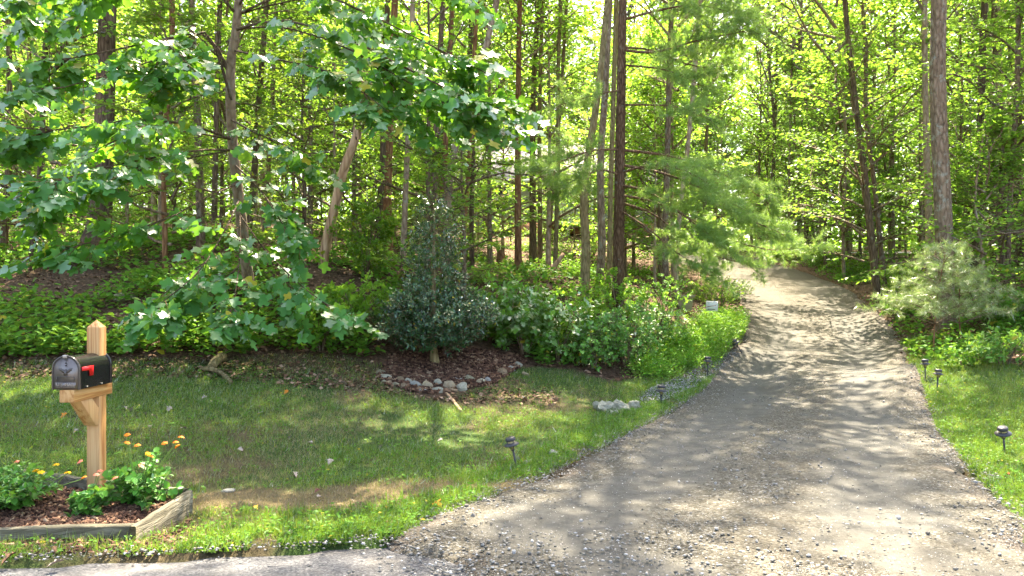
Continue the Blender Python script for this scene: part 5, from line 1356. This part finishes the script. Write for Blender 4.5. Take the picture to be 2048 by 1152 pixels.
# leaves face up and towards the open road
Ln = Ln + np.array([0, -0.45, 0.0])
order = np.argsort(Lp_[:, 1] / Lsz + 100 * ((np.abs(Lp_[:, 0] / Lp_[:, 1]) > 0.7) | (Lp_[:, 2] > CAMZ + 0.40 * Lp_[:, 1])))
pick, rest = order[:300], order[300:]
V, Fc = leaves(Lp_[rest] - tb, Ld[rest], Ln[rest], Lsz[rest], T_TULIP)
tag(obj('crown', mk_mesh('crown', V, Fc, M['leaf_tulip']), troot), kind='stuff')
LEAFM = []
for k in range(3):
    tv, tf = T_TULIP; tv = tv.copy(); tv[:, 2] = tv[:, 2] * (0.6 + 0.5 * k); LEAFM.append(mk_mesh('leaf', tv, tf, M['leaf_tulip']))
for n_, i in enumerate(pick):
    D = nrm(Ld[i]); X = nrm(np.cross(D, Ln[i])); N2 = np.cross(X, D)
    o = obj('leaf', LEAFM[n_ % 3], troot); s = Lsz[i]
    Mx = Matrix(((X[0] * s, D[0] * s, N2[0] * s, Lp_[i][0] - tb[0]), (X[1] * s, D[1] * s, N2[1] * s, Lp_[i][1] - tb[1]), (X[2] * s, D[2] * s, N2[2] * s, Lp_[i][2] - tb[2]), (0, 0, 0, 1)))
    o.matrix_local = Mx

# ------------------------------------------------------------------ the big pine and the pine sapling
def needles(A, B, per, length, r, width=0.0028, fwd=0.8):
    """tufts of needles along shoots A->B"""
    n = len(A); T = nrm(B - A)
    t = r.uniform(0.45, 1.0, (n, per)); c = A[:, None] + (B - A)[:, None] * t[..., None]
    a = r.uniform(0, 6.283, (n, per)); X = nrm(np.cross(T, np.array([0.2, 0.1, 1.0]))); Y = np.cross(T, X)
    D = T[:, None] * r.uniform(fwd * 0.5, fwd * 1.3, (n, per, 1)) + X[:, None] * np.cos(a)[..., None] + Y[:, None] * np.sin(a)[..., None]
    D[..., 2] -= 0.12
    N = r.normal(0, 1, (n, per, 3))
    S = length * r.uniform(0.7, 1.15, (n, per))
    return leaves(c.reshape(-1, 3), D.reshape(-1, 3), N.reshape(-1, 3), S.ravel(), T_BLADE, width)
proot, PW = named_tree([(1236, 602, 13.6), (1238, 480, 13.6), (1240, 330, 13.6), (1243, 150, 13.6), (1246, 0, 13.6)], 0.25, 'bark_pine', 'tall pine with reddish trunk and long soft boughs to the right', None, 17, 'pine_tree', 0.3, 18, wob=0.04, r1=0.06)
pb = np.array(proot.location); rp = np.random.default_rng(23)
pl_ = MB(); sA, sB = [], []
def pine_bough(pts, r0, m, tl, t0=0.3, k2=7):
    m = int(m * 1.35)
    s = spline([P3(q) for q in pts], 9)
    pl_.tube(s - pb, np.linspace(r0, 0.006, 9), 6, cap=False, wob=0.05, seed=int(pts[-1][0]))
    a, b = twigs_on(s, m, tl, rp, t0, 0.05)
    b = b + rp.normal(0, 0.11, b.shape)
    twig_tubes(pl_, a - pb, b - pb, 0.006)
    for aa, bb in zip(a, b):
        q = np.linspace(0.25, 1.0, k2)[:, None]; c = aa + (bb - aa) * q; T = nrm(bb - aa); sd = nrm(np.cross(T, [0, 0, 1.0]))
        sg_ = np.where(np.arange(k2) % 2 == 0, 1, -1)[:, None]
        dd = nrm(T + sd * sg_ * rp.uniform(0.3, 0.9, (k2, 1)) + rp.normal(0, 0.2, (k2, 3)) + [0, 0, 0.12]); dd[-1] = T
        L = 0.16 * rp.uniform(0.7, 1.3, (k2, 1)); sA.append(c); sB.append(c + dd * L)
pine_bough([(1243, 330, 13.6), (1320, 345, 13.2), (1400, 375, 12.8), (1480, 430, 12.5), (1560, 465, 12.3)], 0.03, 26, 0.55, 0.35)
pine_bough([(1241, 370, 13.6), (1300, 385, 13.0), (1380, 440, 12.4), (1440, 490, 12.2)], 0.026, 20, 0.5, 0.35)
pine_bough([(1243, 300, 13.6), (1330, 310, 13.6), (1420, 335, 13.6), (1500, 380, 13.6), (1540, 410, 13.6)], 0.028, 24, 0.55, 0.35)
pine_bough([(1240, 420, 13.6), (1300, 460, 13.0), (1360, 510, 12.6), (1420, 540, 12.4)], 0.02, 14, 0.4, 0.45)
pine_bough([(1240, 390, 13.6), (1330, 410, 14.2), (1440, 470, 14.6), (1540, 500, 14.8), (1630, 490, 14.8)], 0.026, 22, 0.5, 0.4)
pine_bough([(1246, 100, 13.6), (1310, 105, 13.3), (1380, 85, 13.0), (1450, 70, 12.8), (1500, 60, 12.7)], 0.03, 24, 0.6, 0.3)
pine_bough([(1246, 95, 13.6), (1300, 100, 13.8), (1380, 130, 14.0), (1460, 140, 14.2)], 0.026, 22, 0.55, 0.3)
pine_bough([(1246, 40, 13.6), (1320, 20, 13.3), (1400, 10, 13.0), (1480, 30, 12.8)], 0.028, 22, 0.6, 0.25)
pine_bough([(1242, 210, 13.6), (1300, 210, 13.3), (1360, 215, 13.0), (1420, 240, 12.8)], 0.022, 10, 0.45, 0.5)
pine_bough([(1240, 300, 13.6), (1190, 300, 13.0), (1130, 320, 12.6), (1080, 345, 12.4)], 0.02, 16, 0.45, 0.35)
pine_bough([(1240, 350, 13.6), (1200, 340, 13.2), (1150, 360, 13.0), (1110, 375, 12.8)], 0.018, 14, 0.4, 0.35)
pine_bough([(1243, 180, 13.6), (1190, 190, 13.4), (1120, 210, 13.2)], 0.018, 10, 0.4, 0.4)
pine_bough([(1241, 345, 13.6), (1310, 330, 13.0), (1390, 350, 12.2), (1450, 400, 11.8)], 0.024, 16, 0.5, 0.4)
pine_bough([(1240, 405, 13.6), (1310, 430, 14.0), (1400, 500, 14.2), (1500, 530, 14.2)], 0.024, 16, 0.5, 0.4)
pine_bough([(1246, 130, 13.6), (1330, 140, 13.3), (1400, 170, 13.0)], 0.022, 14, 0.5, 0.35)
for (z, az, L) in [(8.5, 0.2, 2.8), (8.8, 2.2, 2.6), (9.3, 4.0, 2.6), (9.9, 1.0, 2.5), (10.4, 3.0, 2.3), (11, 5.2, 2.3), (11.8, 0.4, 2.0), (12.5, 2.4, 1.9), (13.2, 4.4, 1.7), (14, 1.4, 1.4), (14.8, 3.5, 1.2), (7.8, 5.4, 2.6), (15.6, 5.5, 0.9)]:
    b0 = pb + np.array([0.1, 0, z]); e = np.array([math.cos(az), math.sin(az), 0.1])
    s = spline([b0, b0 + e * L * 0.5, b0 + e * L + [0, 0, -0.15]], 9); pl_.tube(s - pb, np.linspace(0.026, 0.006, 9), 6, cap=False)
    a, b = twigs_on(s, 18, 0.6, rp, 0.25, 0.05); twig_tubes(pl_, a - pb, b - pb, 0.006)
    sA.append(a); sB.append(b); 
pl_.build('limbs', M['bark_pine'], proot)
A, B = np.concatenate(sA), np.concatenate(sB)
V, Fc = needles(A - pb, B - pb, 50, 0.14, rp, 0.0054)
obj('crown', mk_mesh('crown', V, Fc, M['needle']), proot)
PINE_N = len(V) // 3
def pine_sapling(base, hgt, rad, seed, label, whorls=8, mat='needle_pale', lean=(0, 0)):
    r = np.random.default_rng(seed); root = empty('pine_sapling', base); tag(root, label, 'tree')
    tr = spline([(0, 0, -0.1), (0.01, 0, 0.1), (-0.03 + lean[0] * 0.4, 0, hgt * 0.5), (lean[0], lean[1], hgt)], 12)
    MB().tube(tr, np.linspace(0.020, 0.006, 12), 8, True, 0.05).build('trunk', M['bark_red'], root, True)
    lb = MB(); a_, b_ = [tr[-2:-1]], [tr[-1:]]
    for w in range(whorls):
        f = 0.32 + 0.66 * w / (whorls - 1); z = hgt * f; L = rad * (1.15 - f) * 1.15
        ax_ = np.array([np.interp(z, tr[:, 2], tr[:, 0]), np.interp(z, tr[:, 2], tr[:, 1]), z])
        for k in range(5):
            az = k * 1.257 + w * 0.7 + r.normal(0, 0.2); e = np.array([math.cos(az), math.sin(az), 0.25 + 0.35 * f])
            Lk = L * r.uniform(0.75, 1.15); s = spline([ax_, ax_ + e * Lk * 0.55, ax_ + e * Lk + [0, 0, -0.10 * Lk]], 7)
            lb.tube(s, np.linspace(0.008, 0.003, 7), 5, cap=False)
            m = max(5, int(11 * Lk)); a, b = twigs_on(s, m, 0.24, r, 0.3, 0.1); a_.append(a); b_.append(b)
    lb.build('limbs', M['bark_grey'], root)
    V, Fc = needles(np.concatenate(a_), np.concatenate(b_), 44, 0.12, r, 0.0048)
    obj('crown', mk_mesh('crown', V, Fc, M[mat]), root)
pine_sapling(ground_at(1866, 716), 1.85, 1.15, 3, 'feathery pale green pine sapling beside the right verge', 8, 'needle_pale', (0.22, 0))
pine_sapling(ground_at(1985, 700) + np.array([0.1, 1.0, 0]), 1.2, 1.1, 5, 'low spreading pine sapling behind the pale one near the right edge', 6, 'needle_pale')

# ------------------------------------------------------------------ holly and shrubs
def bush(loc, prof, hgt, n, size, mat, seed, name, label, T=T_OVAL, stems=7, bark='bark_grey', trunk_h=0.15, tilt=0.5, cat='shrub', group=None, outward=0.6, shell=0.5, part='crown', wood='trunk', z0=0.0):
    """prof: (height fraction, radius) pairs; leaves on short shoots through the volume"""
    r = np.random.default_rng(seed); root = empty(name, loc); tag(root, label, cat, group)
    pz, pr_ = zip(*prof); mb = MB()
    if stems == 1:
        mb.tube([(0.03, 0, -0.1), (0, 0, 0.08), (-0.01, 0, 0.25), (0, 0, hgt * 0.9)], [0.075, 0.06, 0.045, 0.008], 10, True, 0.1, 2)
    else:
        for i in range(stems):
            az = r.uniform(0, 6.28); q = r.uniform(0.3, 0.9) * max(pr_)
            mb.tube(spline([(0.03 * math.cos(az), 0.03 * math.sin(az), -0.08), (q * 0.4 * math.cos(az), q * 0.4 * math.sin(az), hgt * 0.4), (q * math.cos(az), q * math.sin(az), hgt * r.uniform(0.6, 0.9))], 8), np.linspace(0.012, 0.004, 8), 5, cap=False)
    ns = n // 9
    f = r.uniform(0, 1, ns * 3); w = np.interp(f, pz, pr_) ** 2; f = f[r.random(len(f)) < w / w.max()][:ns]; ns = len(f)
    az = r.uniform(0, 6.283, ns); rad = np.interp(f, pz, pr_) * r.uniform(0, 1, ns) ** shell
    lump = 0.66 + 0.62 * vnoise(az * 2.0, f * 9, 1.0, seed + 5)
    rad = rad * lump
    A = np.c_[rad * np.cos(az), rad * np.sin(az), z0 + f * (hgt - z0)]
    D = nrm(np.c_[np.cos(az), np.sin(az), r.uniform(0.1, 1.0, ns)] + r.normal(0, 0.35, (ns, 3)))
    B = A + D * (size * 2.6)
    twig_tubes(mb, A, B, 0.003)
    mb.build(wood, M[bark], root, True)
    k = 9; t = np.linspace(0.1, 1, k)[None, :, None]; c = A[:, None] + (B - A)[:, None] * t
    a = r.uniform(0, 6.28, (ns, 1)) + np.arange(k)[None] * 2.4; X = nrm(np.cross(D, [0.1, 0.2, 1.0])); Y = np.cross(D, X)
    Dl = D[:, None] * 0.7 + X[:, None] * np.cos(a)[..., None] + Y[:, None] * np.sin(a)[..., None]
    N = np.array([0, 0, 1.0]) + D[:, None] * outward + r.normal(0, tilt, (ns, k, 3))
    V, Fc = leaves(c.reshape(-1, 3), Dl.reshape(-1, 3), N.reshape(-1, 3), size * r.uniform(0.6, 1.2, ns * k), T)
    obj(part, mk_mesh(part, V, Fc, M[mat]), root)
    return root
hb = ground_at(868, 728)
bush(hb, [(0.0, 0.45), (0.06, 0.68), (0.18, 0.84), (0.28, 0.76), (0.36, 0.5), (0.46, 0.36), (0.62, 0.31), (0.8, 0.26), (0.92, 0.17), (1.0, 0.05)], 2.5, 16000, 0.055, 'leaf_holly', 3, 'holly', 'dark glossy cone shaped holly above the stone ring', stems=1, bark='bark_moss', outward=0.7, z0=0.2)
RING = gpoly([(740, 720), (750, 790), (860, 815), (1000, 790), (1075, 735), (1060, 700), (980, 690), (860, 690), (780, 700)])
tag(obj('holly_mulch', chips(5200, gpoly([(755, 755), (770, 772), (860, 790), (985, 772), (1040, 735), (1060, 715), (980, 705), (860, 700), (780, 712)]), lambda x, y: H(x, y) + 0.02, 0.10, 9, M['mulch'], 'holly_mulch', 0.25, 0.12)), 'shredded bark mulch inside the stone ring', kind='stuff')
SHR = [  # foot px, py, height m, width m, leaves, leaf size, material, template, label
    (1050, 712, 1.15, 0.62, 2600, 0.095, 'leaf_shrub', T_MAPLE, 'blue green lobed shrub right beside the holly'),
    (1000, 690, 0.95, 0.5, 1500, 0.09, 'leaf_shrub', T_MAPLE, 'small lobed shrub peeking out behind the holly right side'),
    (1120, 722, 1.0, 0.55, 2000, 0.095, 'leaf_shrub', T_MAPLE, 'lobed shrub between the blue green one and the sunlit mass'),
    (1185, 735, 0.95, 0.62, 2800, 0.065, 'leaf_glossy', T_BROAD, 'sunlit broadleaf shrub in front of the pine foot'),
    (1255, 735, 0.9, 0.6, 2600, 0.06, 'leaf_glossy', T_BROAD, 'bright leafy shrub right of the pine foot'),
    (1150, 690, 1.0, 0.6, 1800, 0.06, 'leaf_maple', T_BROAD, 'leafy shrub behind the sunlit mass'),
    (1310, 700, 0.85, 0.6, 2400, 0.055, 'leaf_glossy', T_BROAD, 'shrub in front of the beige planter'),
    (1235, 660, 0.9, 0.6, 1800, 0.06, 'leaf_maple', T_BROAD, 'shrub at the foot of the pine trunk'),
    (1440, 618, 0.75, 0.62, 4200, 0.04, 'leaf_deep', T_OVAL, 'dense dark green shrub behind the white sign'),
    (1470, 600, 0.6, 0.6, 3200, 0.04, 'leaf_glossy', T_OVAL, 'pale tipped shrub at the left edge of the drive'),
    (1400, 605, 0.6, 0.5, 2600, 0.04, 'leaf_deep', T_OVAL, 'dark shrub between planter and sign'),
    (1330, 640, 0.8, 0.6, 2000, 0.05, 'leaf_shrub', T_BROAD, 'loose shrub left of the planter'),
    (2010, 730, 0.42, 0.5, 900, 0.095, 'leaf_shrub', T_OVAL, 'broad pale leaved plant near the right edge'),
    (1930, 735, 0.25, 0.35, 700, 0.05, 'leaf_ground', T_BROAD, 'low green plant right of the pine sapling foot'),
    (640, 700, 0.5, 0.6, 900, 0.08, 'leaf_ground', T_BROAD, 'low shrub at the lawn edge left of the holly'),
    (735, 560, 1.5, 0.55, 2600, 0.075, 'leaf_deep', T_BROAD, 'dark green shrub standing left of the holly'),
    (715, 655, 0.75, 0.6, 1300, 0.085, 'leaf_maple', T_BROAD, 'yellow green shrub left of the holly skirt')]
for i, (px, py, hh, ww, n_, sz, mt, T_, lb) in enumerate(SHR):
    bush(ground_at(px, py), [(0, 0.3 * ww), (0.25, 0.7 * ww), (0.6, 0.85 * ww), (0.85, 0.6 * ww), (1, 0.2 * ww)], hh * (0.85 + 0.35 * ((i * 37) % 10) / 10), int(n_ * 0.62), sz, mt, 200 + i, 'shrub', lb, T_, group='shrubs along the wood edge', wood='stems', part='foliage', shell=0.6)
# extra low shrubs under the trees on the right bank and beyond
for i, (px, py, hh, ww, mt, lb) in enumerate([(1700, 560, 0.7, 0.7, 'leaf_maple', 'low bush on the right bank above the driveway'), (1640, 535, 0.7, 0.8, 'leaf_deep', 'low bush where the drive bends away'), (1790, 600, 0.9, 0.7, 'leaf_maple', 'bush at the foot of the leaning dark trunk'), (1560, 520, 0.8, 0.9, 'leaf_deep', 'bush on the outside of the driveway bend'),
        (1930, 600, 0.7, 0.7, 'leaf_maple', 'bush between the two right trunks'), (2040, 660, 0.7, 0.7, 'leaf_ground', 'dark bush at the right edge'), (1820, 640, 0.5, 0.5, 'leaf_ground', 'low bush left of the pine sapling')]):
    bush(ground_at(px, py) + np.array([0.3, 0.4, 0]), [(0, 0.5 * ww), (0.4, ww), (0.8, 0.8 * ww), (1, 0.2 * ww)], hh, 1500, 0.075, mt, 300 + i, 'bush', lb, T_BROAD, group='bushes on the right bank', wood='stems', part='foliage', shell=0.6)

# ------------------------------------------------------------------ grass, weeds, litter, ground cover
def sow(poly, dens, seed, cap=400000):
    r = np.random.default_rng(seed); lo, hi = poly.min(0), poly.max(0)
    lo = np.maximum(lo, [-9, 3.6]); hi = np.minimum(hi, [13, 19])
    n = int(min(cap, dens * np.prod(hi - lo))); p = r.uniform(lo, hi, (n, 2))
    return p[inpoly(p[:, 0], p[:, 1], poly)], r
def blades(p, r, hmin, hmax, width, mat, name, lean=0.7):
    n = len(p); a = r.uniform(0, 6.283, n); l = np.abs(r.normal(0, lean, n))
    D = np.c_[np.cos(a) * l, np.sin(a) * l, np.ones(n)]
    N = np.c_[np.cos(a + 1.57), np.sin(a + 1.57), np.zeros(n)] + r.normal(0, 0.5, (n, 3))
    Pp = np.c_[p, H(p[:, 0], p[:, 1]) - 0.005]
    V, Fc = leaves(Pp, D, N, r.uniform(hmin, hmax, n), T_BLADE, width * r.uniform(0.7, 1.4, n))
    return mk_mesh(name, V, Fc, mat)
M['grass'] = leaf_mat('grass', [(0.10, 0.165, 0.04), (0.155, 0.205, 0.052), (0.23, 0.25, 0.075)], (0.3, 0.4, 0.05), 0.35, 0.3, 0.5, 0.05)
M['grass_dry'] = leaf_mat('grass_dry', [(0.20, 0.16, 0.07), (0.28, 0.22, 0.11), (0.36, 0.29, 0.16)], (0.35, 0.3, 0.12), 0.3, 0.15, 0.6, 0.0)
allp, dryp = [], []
p, r_ = sow(LAWN, 5200, 51, 700000); p2, r2_ = sow(RLAWN, 5200, 52)
p = np.concatenate([p, p2])
p = p[~inpoly(p[:, 0], p[:, 1], BED) & (p[:, 1] > road_edge(p[:, 0]) + 0.02) & ~inpoly(p[:, 0], p[:, 1], PATCH)]
strip = np.clip(1.25 - np.abs(p[:, 1] - (5.62 + 0.04 * p[:, 0])) / 0.36, 0, 1) * (p[:, 0] < 0.2) * (p[:, 0] > -2.4)
dry = np.maximum(strip * 1.5, np.clip((vnoise(p[:, 0], p[:, 1], 0.7, 66) - 0.36) * 2.2, 0, 0.8) * (p[:, 0] > -3.2) * (p[:, 0] < 3))
up = np.clip((p[:, 1] - 8.4) / 1.4, 0, 0.75) * (p[:, 0] < 1.5)          # thin towards the trees
bare = np.maximum(up, np.clip((vnoise(p[:, 0], p[:, 1], 0.45, 67) - 0.62) * 3, 0, 0.85))
u_ = r_.random(len(p)); keep = r_.random(len(p)) > bare
isdry = (u_ < dry)
tag(obj('grass', blades(p[keep & ~isdry], r_, 0.03, 0.075, 0.0055, M['grass'], 'grass')), 'short green lawn grass', kind='stuff')
tag(obj('dry_grass', blades(p[keep & isdry], r_, 0.02, 0.055, 0.0045, M['grass_dry'], 'dry_grass', 0.9)), 'tan dry grass among the lawn', kind='stuff')
# clover and small weeds flat among the grass
def rosette(p, r, size, hz, mat, name, T=T_BROAD, tilt=0.35, k=3):
    n = len(p) * k; c = np.repeat(p, k, 0) + r.normal(0, size * 0.5, (n, 2)); a = r.uniform(0, 6.283, n)
    Pp = np.c_[c, H(c[:, 0], c[:, 1]) + r.uniform(hz[0], hz[1], n)]
    D = np.c_[np.cos(a), np.sin(a), r.normal(0.0, 0.25, n)]; N = np.array([0, 0, 1.0]) + r.normal(0, tilt, (n, 3))
    V, Fc = leaves(Pp, D, N, size * r.uniform(0.6, 1.3, n), T)
    return mk_mesh(name, V, Fc, mat)
q = p[keep & ~isdry]; q = q[r_.random(len(q)) < 0.055]
tag(obj('clover', rosette(q, r_, 0.028, (0.01, 0.05), M['leaf_ground'], 'clover', T_DIAM)), 'clover and small weeds in the lawn', kind='stuff')
# lush verge along the drive's left edge and at the road
k = r_.integers(6, int(NR * 0.42), 26000); e = Ls[k] + np.c_[-np.abs(r_.normal(0, 0.28, 26000)) - 0.0, r_.normal(0.12, 0.2, 26000)]
x = r_.uniform(-6.5, -0.6, 15000); e2 = np.c_[x, road_edge(x) - 0.02 + np.abs(r_.normal(0, 0.26, 15000))]
e2 = e2[(e2[:, 0] > -2.25 + 0.2 * r_.random(len(e2))) | (r_.random(len(e2)) < 0.22)]
k = r_.integers(20, int(NR * 0.42), 16000); e3 = Rs[k] + np.c_[np.abs(r_.normal(0, 0.35, 16000)) + 0.05, r_.normal(0.1, 0.2, 16000)]
e = np.concatenate([e, e2, e3]); e = e[~inpoly(e[:, 0], e[:, 1], DRIVE) & ~inpoly(e[:, 0], e[:, 1], BED) & (e[:, 1] > road_edge(e[:, 0]) - 0.03)]
e = e[(vnoise(e[:, 0], e[:, 1], 0.3, 71) > 0.3) & (~inpoly(e[:, 0], e[:, 1], PATCH) | (r_.random(len(e)) < 0.12))]
M['verge'] = leaf_mat('verge', [(0.055, 0.13, 0.02), (0.075, 0.165, 0.025), (0.11, 0.20, 0.035)], (0.24, 0.36, 0.03), 0.33, 0.3, 0.5, 0.02)
tag(obj('verge_grass', blades(e, r_, 0.05, 0.11, 0.0085, M['verge'], 'verge_grass', 1.0)), 'lush bright grass along road and drive edges', kind='stuff')
q = e[r_.random(len(e)) < 0.09]
tag(obj('verge_weeds', rosette(q, r_, 0.03, (0.015, 0.06), M['leaf_ground'], 'verge_weeds', T_OVAL, 0.5)), 'small bright weeds along the drive edge', kind='stuff')
# taller tufts break up the turf
q = p[keep & ~isdry]; q = q[r_.choice(len(q), 900, replace=False)]; kk = r_.integers(10, 34, len(q)); q = np.repeat(q, kk, 0) + r_.normal(0, 0.022, (kk.sum(), 2))
tag(obj('grass_tufts', blades(q, r_, 0.06, 0.13, 0.0065, M['verge'], 'grass_tufts', 0.8)), 'taller grass tufts dotted over the lawn', kind='stuff')
# stilt grass mass left of the drive
WEED = gpoly([(1265, 752), (1300, 715), (1345, 680), (1400, 655), (1450, 640), (1492, 640), (1488, 690), (1440, 715), (1380, 740), (1320, 762)])
q, r_ = sow(WEED, 1700, 55)
q = q + r_.normal(0, 0.12, q.shape); q = q[(vnoise(q[:, 0], q[:, 1], 0.5, 58) > 0.28) & ~inpoly(q[:, 0], q[:, 1], DRIVE)]
Pn = len(q); a = r_.uniform(0, 6.28, Pn); l = r_.uniform(0.08, 0.2, Pn) + 0.3 * vnoise(q[:, 0], q[:, 1], 0.7, 59) * r_.random(Pn)
A = np.c_[q, H(q[:, 0], q[:, 1])]; B = A + np.c_[np.cos(a) * l * 0.35, np.sin(a) * l * 0.35, l]
wm = MB(); twig_tubes(wm, A, B, 0.002)
V, Fc = leaves(*twig_leaves(A, B, 5, 0.06, r_, 0.5, 0.1, 0.9), (T_OVAL[0] * np.array([0.62, 1, 1]), T_OVAL[1]))
tag(obj('weeds', mk_mesh('weeds', V, Fc, M['leaf_weed'])), 'bright green stilt grass bank left of the drive', kind='stuff')
# forest floor: dead leaves everywhere, green cover in drifts
def forest_pts(n, seed, ylo=8.5, yhi=40):
    r = np.random.default_rng(seed); y = ylo + (yhi - ylo) * r.random(n) ** 1.7; x = r.uniform(-0.8, 0.8, n) * (y + 1)
    k = ~inpoly(x, y, LAWN) & ~inpoly(x, y, RLAWN) & ~inpoly(x, y, DRIVE) & ~inpoly(x, y, RING)
    return np.c_[x[k], y[k]], r
q, r_ = forest_pts(60000, 61)
g = G('litter'); rr = g.n('NewGeometry').outputs['Random Per Island']
c = g.ramp(rr, [(0, (0.05, 0.025, 0.015)), (0.35, (0.12, 0.064, 0.036)), (0.7, (0.21, 0.125, 0.077)), (1.0, (0.32, 0.22, 0.15))])
M['litter'] = g.principled(c, 0.85, 0.15)
tag(obj('dead_leaves', rosette(q, r_, 0.075, (0.0, 0.03), M['litter'], 'dead_leaves', T_DIAM, 0.45, 1)), 'brown dead leaves covering the forest floor', kind='stuff')
q = np.c_[r_.uniform(-7, 0.6, 4200), 9.0 + np.abs(r_.normal(0, 0.6, 4200))]; q = q[inpoly(q[:, 0], q[:, 1], LAWN)]
tag(obj('lawn_litter', rosette(q, r_, 0.055, (0.0, 0.025), M['litter'], 'lawn_litter', T_DIAM, 0.45, 1)), 'dead leaves along the top of the lawn', kind='stuff')
q, r_ = forest_pts(26000, 62, 9.3, 34)
dens = vnoise(q[:, 0], q[:, 1], 1.6, 81); front = (q[:, 1] < 13.5) & (q[:, 0] < -0.8)
q = q[(dens > 0.52) | (front & (vnoise(q[:, 0], q[:, 1], 0.8, 82) > 0.42))]
c_ = np.repeat(q, 1, 0); Pn = len(q); a = r_.uniform(0, 6.28, Pn); l = r_.uniform(0.10, 0.42, Pn) * np.where((q[:, 1] < 13.5) & (q[:, 0] < -0.8), 1.0, 0.8)
A = np.c_[q, H(q[:, 0], q[:, 1])]; B = A + np.c_[np.cos(a) * l * 0.5, np.sin(a) * l * 0.5, l]
V, Fc = leaves(*twig_leaves(A, B, 5, 0.098, r_, 0.35, 0.1, 0.9), T_BROAD)
tag(obj('ground_cover', mk_mesh('ground_cover', V, Fc, M['leaf_ground'])), 'low leafy plants carpeting the forest floor', kind='stuff')

# ------------------------------------------------------------------ labels that single out look-alikes, from left to right
ORD = 'first second third fourth fifth sixth seventh eighth ninth tenth eleventh twelfth thirteenth fourteenth fifteenth sixteenth seventeenth eighteenth nineteenth twentieth'.split()
bylab = {}
for o in bpy.data.objects:
    if o.parent is None and 'label' in o and 'category' in o: bylab.setdefault(o['label'], []).append(o)
for lab, os_ in bylab.items():
    if len(os_) < 2:
        for a, b in (('leafy saplings', 'leafy sapling'), ('tall canopy trees', 'tall canopy tree')): os_[0]['label'] = os_[0]['label'].replace(a, b)
        continue
    os_.sort(key=lambda o: o.location.x / max(1.0, o.location.y))
    for i, o in enumerate(os_):
        n_ = ORD[i] if i < len(ORD) else 'twenty ' + ORD[i - 20]
        o['label'] = f'{n_} from left among {lab}'
for o in bpy.data.objects:
    if o.parent is not None and o.type == 'MESH' and o.name.split('.')[0] in ('limbs', 'stems', 'twigs'): o['kind'] = 'stuff'
